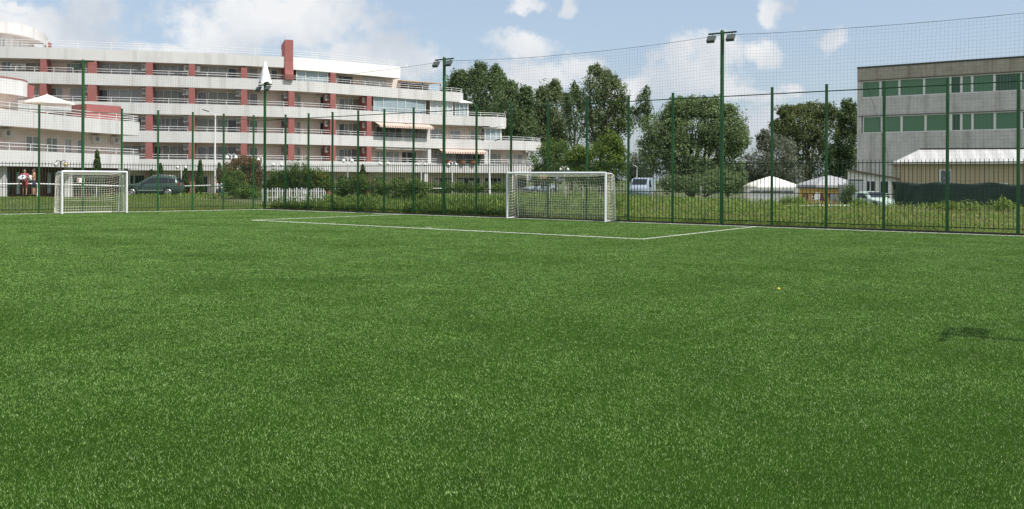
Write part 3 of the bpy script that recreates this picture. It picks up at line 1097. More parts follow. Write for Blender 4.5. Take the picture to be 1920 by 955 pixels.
WALL = FRONT.offset(1.75)
WEND = [1002, 1003, 914, 846, 742]          # right ends of the storeys, ground floor first
for k in range(5):
    z0 = -0.4 if k == 0 else TOP[k - 1] - BH + 0.26
    z1 = TOP[k] - BH + 0.02
    c = WALL.cut(-255, WEND[k])
    c = wrap_end(c, 1.0, 10)
    band_part('wall', c, z0, z1, 0.3, M_CREAM, hotel)

PIL = [(-150, 12), (-60, 12), (80, 11), (172, 15), (279, 12), (359, 11), (457, 11), (546, 11), (624, 11), (692, 10)]
for k in range(5):
    z0 = -0.4 if k == 0 else TOP[k - 1] - BH + 0.26
    z1 = TOP[k] - BH + 0.02
    for (px, wp) in PIL:
        if k == 4 and px in (546, 692): continue
        if k == 0 and px in (172, 80): continue
        p = FRONT.at(px); n = FRONT.nrm(px); t = Vector((-n.y, n.x, 0))
        wd = wp * p.y / F
        mb = MB()
        zt = z1 if not (k == 4 and px in (624, 457)) else z0 + 1.95
        ins = 0.02 if k else 0.55
        mb.obox(p - t * wd / 2 - n * ins + Vector((0, 0, z0)), t * wd, -n * (1.72 - ins), (0, 0, zt - z0))
        if px == 172 and k in (3, 4):
            mb.prism([(0, 0), (wd * 0.7, 0), (0, 1.5)] if k == 3 else [(0, 0), (-0.0, 1.4), (-wd * 0.5, 2.0), (0, 2.0)], p - t * wd / 2 - n * 0.1 + Vector((0, 0, z0)), -t, Vector((0, 0, 1)), -n * 0.9)
        mb.build('pillar', M_RED, hotel)
# white columns of the right hand bays
for (px, ks) in ((804, (2,)), (806, (1,)), (912, (1,)), (800, (0,)), (960, (0,))):
    for k in ks:
        p = FRONT.at(px); n = FRONT.nrm(px); t = Vector((-n.y, n.x, 0)); wd = 0.42
        z0 = -0.4 if k == 0 else TOP[k - 1] - BH + 0.26
        mb = MB(); mb.obox(p - t * wd / 2 - n * 0.1 + Vector((0, 0, z0)), t * wd, -n * 1.6, (0, 0, TOP[k] - BH + 0.02 - z0))
        mb.build('column', M_PLASTER, hotel)
# the tall fin through the roof
p = FRONT.at(540); n = FRONT.nrm(540); t = Vector((-n.y, n.x, 0))
mb = MB()
prof = [(-1.6, 11.92), (0.30, 11.92), (0.34, 12.45), (0.22, 12.9), (0.12, 13.8), (0.10, 16.05), (-1.7, 15.7), (-1.9, 14.2)]
mb.prism(prof, p - t * 0.40, n, Vector((0, 0, 1)), t * 0.86)
mb.build('roof_fin', M_RED, hotel)

# windows, bay by bay
edges = [-150, -60, 80, 172, 279, 359, 457, 546, 624, 692]
rw = random.Random(5)
for k in range(1, 5):
    zf = TOP[k - 1] - BH + 0.28
    for i in range(len(edges) - 1):
        a, b = edges[i], edges[i + 1]
        wa, wb = a + 9, b - 12
        if k == 4 and b == 692: continue
        if k == 4 and b == 546: wb = b - 26
        pa, pb = WALL.at(wa), WALL.at(wb)
        if k == 4 and b == 172:
            window_part(WALL.at(124), WALL.at(148), zf, zf + 1.95, hotel, M_PANES[2], (0.33, 0.66)); continue
        if k == 4 and b == 80:
            window_part(WALL.at(48), WALL.at(91), zf + 0.2, zf + 1.95, hotel, M_PANEBROWN, (0.5,))
            window_part(WALL.at(2), WALL.at(24), zf + 0.2, zf + 1.95, hotel, M_PANES[2], (0.5,)); continue
        style = rw.choice([0, 1, 1, 2, 2]) if k != 3 else rw.choice([3, 0, 0, 1])
        if k == 4: style = rw.choice([0, 0, 1])
        sp_ = rw.choice([(0.3, 0.55), (0.36, 0.52, 0.76), (0.4, 0.56), (0.28, 0.5, 0.75)])
        head = 2.26 if k < 4 else 2.05
        window_part(pa, pb, zf, zf + head, hotel, M_PANES[style], sp_)
        # one open or darker leaf in most bays
        if rw.random() < 0.8:
            q = rw.choice([0.0, 0.74])
            qa = pa.lerp(pb, q + 0.015); qb = pa.lerp(pb, q + 0.24)
            window_part(qa, qb, zf + 0.06, zf + head - 0.06, hotel, M_DARKGLASS if rw.random() < 0.6 else M_PANES[2], (), proud=0.135)
# top storey right of the fin: sun room, recess, sliding windows
zf = TOP[3] - BH + 0.28
INS = FRONT.offset(0.35)
window_part(INS.at(554), INS.at(614), zf, TOP[4] - BH - 0.17, hotel, M_BLUEGLASS, (0.36 * 0.8, 0.68), fw=0.08, name='sun_room')
window_part(WALL.at(632), WALL.at(661), zf, zf + 1.9, hotel, M_DARKGLASS, (0.3,))
window_part(WALL.at(680), WALL.at(722), zf, zf + 1.95, hotel, M_PANES[3], (0.22, 0.48))
# storey three, right: glazed loggia, white casements, conservatory
zf = TOP[2] - BH + 0.28
window_part(INS.at(699), INS.at(797), zf + 0.5, TOP[3] - BH, hotel, M_BLUEGLASS, (0.18, 0.44, 0.6, 0.82), name='glazed_loggia')
window_part(FRONT.offset(0.5).at(805), FRONT.offset(0.5).at(848), zf + 0.3, TOP[3] - BH, hotel, M_PANES[3], (0.3, 0.52, 0.76), fw=0.13)
def conservatory(pxa, pxb, zf, z1, dep, roof_m, name, ins=0.45):
    a, b = FRONT.offset(ins).at(pxa), FRONT.offset(ins).at(pxb)
    f = window_part(a, b, zf, z1, hotel, M_BLUEGLASS, (0.36, 0.7), fw=0.09, name=name)
    t = (b - a).normalized(); n = Vector((t.y, -t.x, 0))
    s = window_part(b + t * 0.06, b + t * 0.25 - n * dep, zf, z1, hotel, M_BLUEGLASS, (0.35, 0.7), fw=0.09, name='side_glazing')
    mb = MB()
    mb.prism([(-0.35, 0), (-0.35, 0.1), (dep, 0.55), (dep, 0.45)], a - t * 0.2 + Vector((0, 0, z1 + 0.01)), -n, Vector((0, 0, 1)), t * ((b - a).length + 0.7))
    mb.build('roof', roof_m, f)
conservatory(852, 876, zf + 0.4, TOP[3] - BH - 0.1, 2.2, M_WHITE, 'conservatory', 0.7)
# storey two, right
zf = TOP[1] - BH + 0.28
window_part(WALL.at(704), WALL.at(752), zf, zf + 2.1, hotel, M_PANES[2], (0.25, 0.5, 0.75))
window_part(WALL.at(757), WALL.at(783), zf, zf + 2.1, hotel, M_PANES[0], (0.5,))
window_part(WALL.at(808), WALL.at(829), zf + 0.3, zf + 2.1, hotel, M_PANES[0], (0.6,))
window_part(WALL.at(842), WALL.at(863), zf, zf + 2.0, hotel, M_PANES[0], (0.33,))
window_part(WALL.at(881), WALL.at(897), zf + 0.3, zf + 2.0, hotel, M_PANES[0], (0.5,))
conservatory(908, 938, zf + 0.3, TOP[2] - BH - 0.25, 2.4, M_CANVAS, 'conservatory', 0.6)
# storey one, right
zf = TOP[0] - BH + 0.28
for (a, b, m, sp_) in ((704, 748, M_PANES[0], (0.15, 0.4, 0.75)), (752, 780, M_DARKGLASS, (0.35,)), (812, 848, M_PANES[0], (0.3, 0.6)), (853, 905, M_DARKGLASS, (0.3, 0.6, 0.8)),
                       (915, 939, M_PANES[0], (0.7,)), (947, 955, M_PANES[3], ()), (962, 979, M_PANES[0], (0.2,)), (986, 997, M_PANES[3], (0.5,))):
    window_part(WALL.at(a), WALL.at(b), zf, zf + 2.1, hotel, m, sp_)
# ground floor glazing
for (a, b, m, z0, z1) in ((190, 272, M_DARKGLASS, 0.2, 2.0), (286, 352, M_DARKGLASS, 0.2, 1.95), (366, 390, M_DARKGLASS, 0.2, 1.95), (404, 450, M_DARKGLASS, 0.2, 1.95), (464, 540, M_DARKGLASS, 0.2, 2.0),
                          (552, 617, M_DARKGLASS, 0.2, 2.0), (631, 686, M_DARKGLASS, 0.2, 2.0), (700, 722, M_DARKGLASS, 1.0, 1.95), (743, 758, M_DARKGLASS, 1.0, 1.95), (768, 776, M_DARKGLASS, 1.0, 1.95),
                          (813, 848, M_DARKGLASS, 0.0, 1.9), (857, 900, M_DARKGLASS, 0.0, 1.9), (908, 940, M_DARKGLASS, 0.6, 1.9), (966, 992, M_DARKGLASS, 0.6, 1.9)):
    window_part(WALL.at(a), WALL.at(b), z0, z1, hotel, m, (0.25, 0.5, 0.75) if b - a > 30 else (0.5,), name='shop_window')
# pale posters behind the shop glass
for (px, zz, wd_, hh_) in ((819, 1.2, 0.9, 1.0), (840, 1.3, 0.8, 0.8), (864, 1.4, 1.0, 0.6), (884, 1.1, 0.9, 0.9), (915, 1.3, 0.7, 0.4), (929, 1.25, 0.9, 0.3)):
    p = WALL.at(px); n = WALL.nrm(px); t = Vector((-n.y, n.x, 0))
    mb = MB(); mb.obox(p - t * wd_ / 2 + n * 0.045 + Vector((0, 0, zz - hh_ / 2)), t * wd_, n * 0.012, (0, 0, hh_))
    mb.build('poster', mat('poster_paper', (0.42, 0.38, 0.36), 0.6, var=0.6, scale=2.5), hotel)

# air conditioners beside the pillars
for (px, k, wd) in ((272, 3, .6), (348, 3, .6), (447, 3, .6), (537, 3, .6), (613, 3, .7), (684, 3, .75), (271, 2, .6), (350, 2, .6), (448, 2, .6), (538, 2, .6), (613, 2, .7), (684, 2, .75),
                    (271, 1, .6), (350, 1, .6), (448, 1, .6), (538, 1, .6), (614, 1, .7), (684, 1, .75), (352, 4, .8), (367, 4, .8), (276 - 6, 4, .5), (162, 3, .6)):
    off = FRONT.offset(0.75)
    z1 = TOP[k] - BH
    p = off.at(px); n = FRONT.nrm(px)
    ac_part(p, n, z1 - 0.72, hotel, wd)
for (px, k, wd, dz_) in ((30, 4, .9, 0.95), (41, 4, .9, 0.95), (904, 2, .9, 0.8), (815, 1, .85, 0.75), (985, 1, .85, 0.75)):
    p = WALL.at(px); n = WALL.nrm(px)
    ac_part(p + n * 0.05, n, TOP[k] - BH - dz_, hotel, wd)

# striped awnings
M_AWN = stripes('awning_stripe', (0.72, 0.66, 0.58), (0.48, 0.24, 0.20), 0, 3.2, 0.8, soft=0.06)
M_AWNG = stripes('awning_stripe_grey', (0.60, 0.58, 0.54), (0.42, 0.40, 0.38), 0, 3.2, 0.8, soft=0.06)
def awning(pxa, pxb, z1, out, drop, m=M_AWN):
    a, b = FRONT.offset(0.25).at(pxa), FRONT.offset(0.25).at(pxb)
    t = (b - a); W = t.length; t.normalize(); n = Vector((t.y, -t.x, 0))
    mb = MB()
    mb.prism([(0, 0), (0, 0.03), (out, -drop + 0.03), (out, -drop)], (0, 0, 0), (0, -1, 0), (0, 0, 1), (W, 0, 0))
    ns = int(W / 0.156)
    for i in range(ns):
        x0, x1 = W * i / ns, W * (i + 1) / ns
        xm = (x0 + x1) / 2
        pts = [(x0, -drop - 0.001), (x1, -drop - 0.001), (x1, -drop - 0.14), (xm + (x1 - xm) * .5, -drop - 0.21), (xm, -drop - 0.235), (xm - (x1 - xm) * .5, -drop - 0.21), (x0, -drop - 0.14)]
        mb.prism([(x, z) for x, z in pts], (0, -out, 0), (1, 0, 0), (0, 0, 1), (0, 0.012, 0))
    o = mb.build('awning', m, hotel)
    o.location = (a.x, a.y, z1); o.rotation_euler = (0, 0, math.atan2(t.y, t.x))
    for x in (0.2, W - 0.2):
        if out < 0.5: break
        g = MB(); g.tube([(x, -0.02, -0.5), (x, -out * 0.5, -0.45), (x, -out + 0.05, -drop)], 0.02, 5)
        g.build('awning_arm', M_RAIL, o)
awning(701, 756.5, TOP[2] - BH - 0.03, 1.15, 0.42)
awning(758.5, 803, TOP[2] - BH - 0.03, 1.15, 0.42)
awning(822, 863.5, TOP[1] - BH - 0.03, 1.0, 0.36)
awning(864.5, 906, TOP[1] - BH - 0.03, 1.0, 0.36)
awning(703, 751, TOP[1] - BH - 0.03, 0.12, 0.02, M_AWNG)
awning(753, 800, TOP[1] - BH - 0.03, 0.12, 0.02, M_AWNG)
# pergola on the roof terrace of the right end
a, b = FRONT.offset(0.9).at(752), FRONT.offset(0.9).at(831)
t = (b - a); W = t.length; t.normalize(); n = Vector((t.y, -t.x, 0))
zt = TOP[4] - BH - 0.30
mb = MB()
mb.prism([(0, 0), (0, 0.10), (3.6, 0.35), (3.6, 0.25)], a + Vector((0, 0, zt)), -n, Vector((0, 0, 1)), t * W)
pg = mb.build('pergola_roof', mat('reed_mat', (0.55, 0.43, 0.30), 0.9, var=0.15, scale=8), hotel)
for s in (0.12, 0.5, 0.93):
    g = MB(); g.tube([a + t * W * s - n * 0.1 + Vector((0, 0, TOP[3] - BH + 0.26)), a + t * W * s - n * 0.1 + Vector((0, 0, zt))], 0.05, 6)
    g.build('pergola_post', mat('dark_steel', (0.05, 0.04, 0.04), 0.5), pg)
g = MB(); q = a - n * 3.4; g.obox(q + Vector((0, 0, TOP[3] - BH + 0.26)), t * W, -n * 0.1, (0, 0, 2.0)); g.build('back_wall', mat('terrace_back', (0.22, 0.18, 0.16), 0.8, var=0.3, scale=1), pg)
# white antenna frame on the roof end
mb = MB(); q = FRONT.offset(0.6).at(743)
mb.tube([q + Vector((-1.0, 0, TOP[4])), q + Vector((-0.6, 0, TOP[4] + 0.5)), q + Vector((0.6, 0.3, TOP[4] + 0.85))], 0.025, 5)
mb.tube([q + Vector((0.4, 0, TOP[4])), q + Vector((0.9, 0, TOP[4] + 0.45)), q + Vector((1.2, 0, TOP[4] + 0.1)), q + Vector((1.25, 0, TOP[4] - 0.4))], 0.03, 5)
mb.build('roof_ladder', M_RAIL, hotel)
# rounded penthouse above the left part
PENT = Curve.from_px([(-240, 94), (-100, 94), (0, 95), (40, 97), (68, 100), (84, 103.5), (92, 108)], 6)
band_part('penthouse_parapet', PENT, 16.5, 17.65, 0.2, M_PLASTER, hotel)
slab_part(PENT.cut(-240, 84), 5, 16.52, 16.75, M_PLASTER, hotel, 'penthouse_roof')
PW = PENT.offset(1.2)
band_part('penthouse_wall', PW.cut(-235, 84), TOP[4] - BH + 0.28, 16.52, 0.3, M_PLASTER, hotel)
for (a, b) in ((-70, -30), (-5, 8), (16, 38), (47, 62)):
    window_part(PW.at(a), PW.at(b), TOP[4] - BH + 0.9, 16.1, hotel, M_BLUEGLASS, (0.5,))
p = PENT.at(91); mb = MB(); mb.obox(Vector((p.x - 0.15, p.y - 0.8, TOP[4] - 0.2)), (0.32, 0, 0), (0, 1.2, 0), (0, 0, 3.4 - 0.25)); mb.build('roof_fin', M_RED, hotel)
# flower boxes on the balcony with the right awning
for px in (842, 866, 886):
    p = FRONT.offset(-0.16).at(px); n = FRONT.nrm(px)
    mb = MB()
    mb.ball((p.x, p.y, TOP[0] + 0.14), 0.26, 18, 12, (1.5, 0.6, 0.9))
    mb.v = [tuple(v_ + random.uniform(-.05, .05) for v_ in q) for q in mb.v]
    mb.build('balcony_flowers', mat('balcony_blossom', (0.26, 0.12, 0.07), 0.8, var=0.6, scale=9), hotel)

# ================================================================== the projecting wing
wing = thing('hotel_wing', 'white hotel wing at the left with long rounded balconies and red terrace box', 'building')
WF = Curve.from_px([(-220, 56.5), (-100, 60.0), (0, 64.2), (60, 67.0), (100, 69.3), (160, 73.0), (215, 76.0), (250, 78.2), (263, 79.2)], 8)
WTOP = [3.62, 6.42, 9.15]
for k in (0, 1):
    c = wrap_end(WF, 0.5, 7)
    band_part('balcony_parapet', c, WTOP[k] - BH, WTOP[k], 0.18, M_PLASTER, wing)
    slab_part(WF, 9 if k else 5, WTOP[k] - BH + 0.02, WTOP[k] - BH + 0.26, M_CREAM, wing)
    railing_part(c, WTOP[k], [0.52, 0.30, 0.12] if k else [0.50, 0.27], wing)
WW = WF.offset(1.6)
WWc = WW
def wend(c, L):
    t = (c.p[-1] - c.p[-2]).normalized(); n = Vector((t.y, -t.x, 0))
    return Curve(c.p + [c.p[-1] - n * L])
band_part('wall', wend(WW, 8), WTOP[0] - BH + 0.26, WTOP[1] - BH + 0.02, 0.3, M_CREAM, wing)
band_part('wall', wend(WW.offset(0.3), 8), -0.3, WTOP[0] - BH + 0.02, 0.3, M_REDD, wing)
zf = WTOP[0] - BH + 0.28
for (a, b, m, sp_) in ((-60, -20, M_PANES[0], (0.5,)), (46, 72, M_PANES[1], (0.5,)), (84, 106, M_PANES[1], (0.5,)), (120, 133, M_PANES[0], (0.4,)), (143, 154, M_PANES[0], ())):
    window_part(WW.at(a), WW.at(b), zf, zf + 2.0, wing, m, sp_)
for px in (10, 178, 213):
    p = WW.at(px); ac_part(p + WW.nrm(px) * 0.03, WW.nrm(px), WTOP[1] - BH - 0.72, wing, 0.85)
# ground floor doors and glass of the wing, with its white column
W0 = WW.offset(0.3)
for (a, b, m) in ((12, 22, M_DARKGLASS), (28, 38, M_PANES[3]), (40, 52, M_DARKGLASS), (56, 68, M_PANES[3]), (86, 95, M_PANES[3]), (97, 108, M_DARKGLASS), (120, 150, M_DARKGLASS), (160, 200, M_DARKGLASS)):
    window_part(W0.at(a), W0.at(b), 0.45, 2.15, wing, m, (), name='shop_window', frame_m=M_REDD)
for px in (4, 128):
    p = WF.offset(0.7).at(px)
    mb = MB(); mb.box((p.x, p.y, 1.1), 0.5, 0.5, 2.75, 0.2); mb.build('column', M_PLASTER, wing)
# rounded third storey block and its pillar
W3 = Curve.from_px([(-200, 61), (-80, 65.5), (0, 69.6), (30, 71.2), (48, 72.6), (56, 74.4)], 6)
c = wend(W3, 8)
band_part('roof_parapet', c, 8.02, 9.2, 0.2, M_PLASTER, wing)
band_part('coping', Curve([q for q in c.offset(-0.03).p]), 9.203, 9.30, 0.3, M_RED, wing)
slab_part(W3, 6, 8.04, 8.25, M_CREAM, wing, 'roof')
band_part('wall', wend(W3.offset(0.7).cut(-190, 45), 6), WTOP[1] - BH + 0.26, 8.04, 0.3, M_CREAM, wing)
p = W3.at(54); mb = MB(); mb.obox(Vector((p.x - 0.35, p.y - 0.1, WTOP[1] - BH + 0.26)), (0.62, 0, 0), (0, 0.8, 0), (0, 0, 1.35)); mb.build('pillar', M_RED, wing)
mb = MB(); mb.obox(Vector((p.x - 0.25, p.y - 0.15, 8.0)), (0.42, 0, 0), (0, 0.8, 0), (0, 0, 1.0)); mb.build('pillar', M_RED, wing)
# terracotta box on the terrace
a = B(162, 195, 78.0); b = B(227, 200, 80.5)
t = Vector((b.x - a.x, b.y - a.y, 0)); W = t.length; t.normalize(); n = Vector((t.y, -t.x, 0))
mb = MB(); mb.obox((a.x, a.y, WTOP[1] - BH + 0.26), t * W, -n * 2.4, (0, 0, a.z - WTOP[1] + BH - 0.26)); mb.build('terrace_box', M_RED, wing)

# ================================================================== concrete block at the right
YL, YR = 93.0, 84.0
xa = XP(1607, YL, 7); xb = XP(1920, YR, 7)
A0 = Vector((xa, YL, 0)); T0 = (Vector((xb, YR, 0)) - A0).normalized(); N0 = Vector((T0.y, -T0.x, 0))
LEN = 34.0
off_b = thing('office_building', 'grey weathered concrete block with rows of green blinded windows', 'building', tuple(A0), None, math.atan2(T0.y, T0.x))
ZG = -1.4
RZ = math.atan2(T0.y, T0.x)
def lx(px, dep=0.0):
    """distance along the facade under a photo column"""
    p = ray_line(px, A0 - N0 * dep, T0, 8.0); return (p - A0).dot(T0)
HB = ZP(1607, 126, YL) - 0.2
rows = [(ZP(1615, 184.5, YL), ZP(1615, 153.5, YL)), (ZP(1615, 250.5, YL), ZP(1615, 219.5, YL))]
# spandrels, end pier and window recesses, so that the openings are real
zs = [ZG, rows[1][0], rows[1][1], rows[0][0], rows[0][1], HB]
mb = MB()
x0w = lx(1615)
for i in (0, 2):
    mb.obox((0, 0, zs[i]), (LEN, 0, 0), (0, 0.35, 0), (0, 0, zs[i + 1] - zs[i]))
for i in (1, 3):
    mb.obox((0, 0, zs[i]), (x0w, 0, 0), (0, 0.35, 0), (0, 0, zs[i + 1] - zs[i]))
mb.obox((0, 0.35, ZG), (0.35, 0, 0), (0, 12, 0), (0, 0, HB - ZG))
mb.obox((LEN - 0.35, 0.35, ZG), (0.35, 0, 0), (0, 12, 0), (0, 0, HB - ZG))
mb.obox((0, 12.35, ZG), (LEN, 0, 0), (0, 0.35, 0), (0, 0, HB - ZG))
mb.build('wall', M_CONC, off_b)
mb = MB(); mb.obox((0, 0, zs[4]), (LEN, 0, 0), (0, 0.35, 0), (0, 0, zs[5] - zs[4])); mb.build('parapet', mat('stained_concrete', (0.36, 0.33, 0.27), 0.9, var=0.18, scale=1.6, stain=((0.17, 0.14, 0.10), 1.7, 0.75), bump=0.4, bscale=9), off_b)
mb = MB(); mb.obox((0.0, 0.0, HB + 0.002), (LEN, 0, 0), (0, 12.7, 0), (0, 0, 0.10)); mb.obox((-0.04, -0.05, HB + 0.104), (LEN, 0, 0), (0, 0.45, 0), (0, 0, 0.09)); mb.build('roof', M_CONCD, off_b)
mb = MB()
for i in (1, 3): mb.obox((x0w - 0.3, -0.07, zs[i + 1] + 0.03), (LEN - x0w, 0, 0), (0, 0.07, 0), (0, 0, 0.06))
mb.build('drip_ledge', M_CONCD, off_b)
# one window band per bay of the photo
bays0 = [1615, 1650, 1685.5, 1732, 1778, 1802, 1822, 1864, 1913, 1960, 2005, 2050, 2100]
bays1 = [1617, 1653, 1690, 1735, 1780, 1802, 1823, 1865, 1915, 1962, 2008, 2052, 2100]
for ri, (bays, (z0, z1)) in enumerate(zip((bays0, bays1), rows)):
    for i in range(len(bays) - 1):
        xl, xr = lx(bays[i]), lx(bays[i + 1])
        fw = 0.10
        mb = MB()
        y0 = 0.10
        wx = xr - xl - 0.004
        mb.obox((xl, y0, z0), (wx, 0, 0), (0, 0.12, 0), (0, 0, fw * 0.8)); mb.obox((xl, y0, z1 - fw * 0.8), (wx, 0, 0), (0, 0.12, 0), (0, 0, fw * 0.8))
        mb.obox((xl, y0, z0 + fw * 0.8), (fw, 0, 0), (0, 0.12, 0), (0, 0, z1 - z0 - fw * 1.6)); mb.obox((xl + wx - fw, y0, z0 + fw * 0.8), (fw, 0, 0), (0, 0.12, 0), (0, 0, z1 - z0 - fw * 1.6))
        if bays[i] in (1778, 1780):
            mb.obox((xl - 0.1, y0 - 0.05, z0 + 0.02), (0.35, 0, 0), (0, 0.04, 0), (0, 0, z1 - z0 - 0.04))
        f = mb.build('window', M_FRAME, off_b)
        g = MB(); g.poly([(xl + fw * .5, y0 + 0.07, z0 + .04), (xl + wx - fw * .5, y0 + 0.07, z0 + .04), (xl + wx - fw * .5, y0 + 0.07, z1 - .04), (xl + fw * .5, y0 + 0.07, z1 - .04)])
        dark = bays[i] in (1802 - 24 + 2, 1780, 1778) or (ri == 0 and bays[i] == 1864)
        g.build('pane', M_GREENBLIND2 if dark else M_GREENBLIND, f)
mb = MB(); mb.tube([(lx(1622), -0.02, rows[0][1] - 0.1), (lx(1640), -0.05, rows[0][0] - 1.0), (lx(1666), -0.03, rows[1][0] - 2.5)], 0.012, 5); mb.build('cable', M_BLACK, off_b)

# beige hut in front of it
h0 = Vector((XP(1684, 70.5, 2), 70.5, 0)); h1 = Vector((XP(1920, 67.8, 2), 67.8, 0))
T1 = (h1 - h0).normalized(); N1 = Vector((T1.y, -T1.x, 0)); L1 = 22.0
hut = thing('beige_hut', 'low beige panelled hut with pale sheet metal roof', 'hut', (h0.x, h0.y, -0.4), None, math.atan2(T1.y, T1.x))
ez = 3.02 + 0.4
M_BEIGE = stripes('beige_panel', (0.50, 0.42, 0.28), (0.42, 0.35, 0.23), 0, 1.6, 0.7, duty=0.12, soft=0.05)
mb = MB(); mb.obox((0, 0, 0), (L1, 0, 0), (0, 5.5, 0), (0, 0, ez)); mb.build('wall', M_BEIGE, hut)
M_SHEET = stripes('sheet_metal_roof', (0.55, 0.55, 0.54), (0.42, 0.42, 0.41), 0, 1.1, 0.45, duty=0.25, soft=0.2)
mb = MB()
xe0, xe1, ye0, ye1, xr0, xr1, yr_, zr_ = -0.35, L1 + 0.35, -0.45, 5.9, 1.75, L1 - 1.75, 2.7, ez + 1.18
E_ = [(xe0, ye0), (xe1, ye0), (xe1, ye1), (xe0, ye1)]
mb.v = [(x, y, ez + 0.003) for x, y in E_] + [(x, y, ez + 0.10) for x, y in E_] + [(xr0, yr_, zr_), (xr1, yr_, zr_)]
mb.f = [(3, 2, 1, 0), (0, 1, 5, 4), (1, 2, 6, 5), (2, 3, 7, 6), (3, 0, 4, 7), (4, 5, 9, 8), (5, 6, 9), (6, 7, 8, 9), (7, 4, 8)]
mb.build('roof', M_SHEET, hut)
mb = MB(); mb.obox((1.75, 2.6, ez + 1.165), (L1 - 3.5, 0, 0), (0, 0.2, 0), (0, 0, 0.10)); mb.build('ridge_cap', M_BLACK, hut)
def hut_x(px): return (ray_line(px, h0, T1, 1.5) - h0).dot(T1)
for (a, b, z0, z1, nm, m) in ((1761, 1785, 0.0, 3.02, 'door', M_PANES[2]), (1868, 1890, 1.1, 2.02, 'window', M_DARKGLASS)):
    xa_, xb_ = hut_x(a), hut_x(b)
    mb = MB()
    for (o_, ax_, az_) in (((xa_, -0.05, z0), xb_ - xa_, 0.1), ((xa_, -0.05, z1 - 0.1), xb_ - xa_, 0.1)):
        mb.obox(o_, (ax_, 0, 0), (0, 0.048, 0), (0, 0, az_))
    mb.obox((xa_, -0.05, z0 + 0.1), (0.1, 0, 0), (0, 0.048, 0), (0, 0, z1 - z0 - 0.2)); mb.obox((xb_ - 0.1, -0.05, z0 + 0.1), (0.1, 0, 0), (0, 0.048, 0), (0, 0, z1 - z0 - 0.2))
    mb.obox((xa_ + .1, -0.045, z0 + (z1 - z0) * 0.45), (xb_ - xa_ - .2, 0, 0), (0, 0.04, 0), (0, 0, 0.12))
    f = mb.build(nm, M_FRAME, hut)
    g = MB(); g.poly([(xa_ + .05, -0.02, z0 + .05), (xb_ - .05, -0.02, z0 + .05), (xb_ - .05, -0.02, z1 - .05), (xa_ + .05, -0.02, z1 - .05)]); g.build('pane', m, f)

# dark shade cloth fence in front of the hut
s0 = Vector((XP(1671, 61.5, 1.2), 61.5, 0)); s1 = Vector((XP(1930, 55.0, 1.2), 55.0, 0))
T2 = (s1 - s0).normalized(); N2 = Vector((T2.y, -T2.x, 0)); L2 = (s1 - s0).length + 6
shade = thing('shade_cloth_fence', 'sagging dark green shade cloth fence before the beige hut', 'fence', tuple(s0), None, math.atan2(T2.y, T2.x))
M_SHADE = mat('shade_cloth', (0.022, 0.046, 0.038), 0.7, var=0.3, scale=1.0)
mb = MB()
nx_, nz_ = 90, 8
for i in range(nx_ + 1):
    x = L2 * i / nx_
    ph = (x % 3.0) / 3.0
    zt = 1.68 - 0.06 * math.sin(math.pi * ph) + 0.04 * math.sin(x * 2.2) - 0.004 * x
    zb = 0.02 + 0.25 * max(0, math.sin(x * 0.35 - 1))
    for k in range(nz_ + 1):
        q = k / nz_
        z = zb + (zt - zb) * q
        y = 0.05 * math.sin(x * 3.1 + z) + 0.06 * math.sin(x * 7.0 - 4.0 * z) * math.exp(-x / 2.0) * 2.0
        mb.v.append((x + 0.35 * math.exp(-x / 0.8) * (1 - q), y, z))
for i in range(nx_):
    for k in range(nz_):
        q = i * (nz_ + 1) + k
        mb.f.append((q, q + nz_ + 1, q + nz_ + 2, q + 1))
cl = mb.build('cloth', M_SHADE, shade, smooth=True, fix=False)
so_ = cl.modifiers.new('thickness', 'SOLIDIFY'); so_.thickness = 0.01
for k in range(7):
    g = MB(); g.tube([(0.1 + 3.0 * k, 0.09, -0.4), (0.1 + 3.0 * k, 0.09, 1.72 - 0.02 * k)], 0.03, 6); g.build('post', M_GREEND, shade)

# white shed with a slanted roof
c0 = Vector((XP(1589, 69.0, 1), 69.0, 0)); c1 = Vector((XP(1676, 67.85, 1), 67.85, 0))
T3 = (c1 - c0).normalized(); L3 = (c1 - c0).length
shed = thing('white_shed', 'small white shed with a brown roof slanting to one side', 'shed', (c0.x, c0.y, -0.3), None, math.atan2(T3.y, T3.x))
zl = ZP(1590, 320, 69.0) + 0.3; zr = ZP(1674, 335.5, 67.85) + 0.3
M_SHEDW = mat('shed_plaster', (0.78, 0.76, 0.73), 0.85, var=0.08, scale=1.2)
mb = MB(); mb.prism([(0, 0), (L3 - 0.15, 0), (L3 - 0.15, zr - 0.05), (0, zl)], (0, 0, 0), (1, 0, 0), (0, 0, 1), (0, 3.2, 0)); mb.build('wall', M_SHEDW, shed)
mb = MB(); sl_ = (zr - zl) / L3
mb.prism([(-0.12, zl + 0.004), (L3 + 0.45, zl + sl_ * (L3 + 0.45) + 0.004), (L3 + 0.45, zl + sl_ * (L3 + 0.45) + 0.14), (-0.12, zl + 0.14)], (0, -0.3, 0), (1, 0, 0), (0, 0, 1), (0, 3.8, 0)); mb.build('roof', mat('brown_roof', (0.13, 0.10, 0.08), 0.8, var=0.15, scale=3), shed)
def shed_x(px): return (ray_line(px, c0, T3, 1.5) - c0).dot(T3)
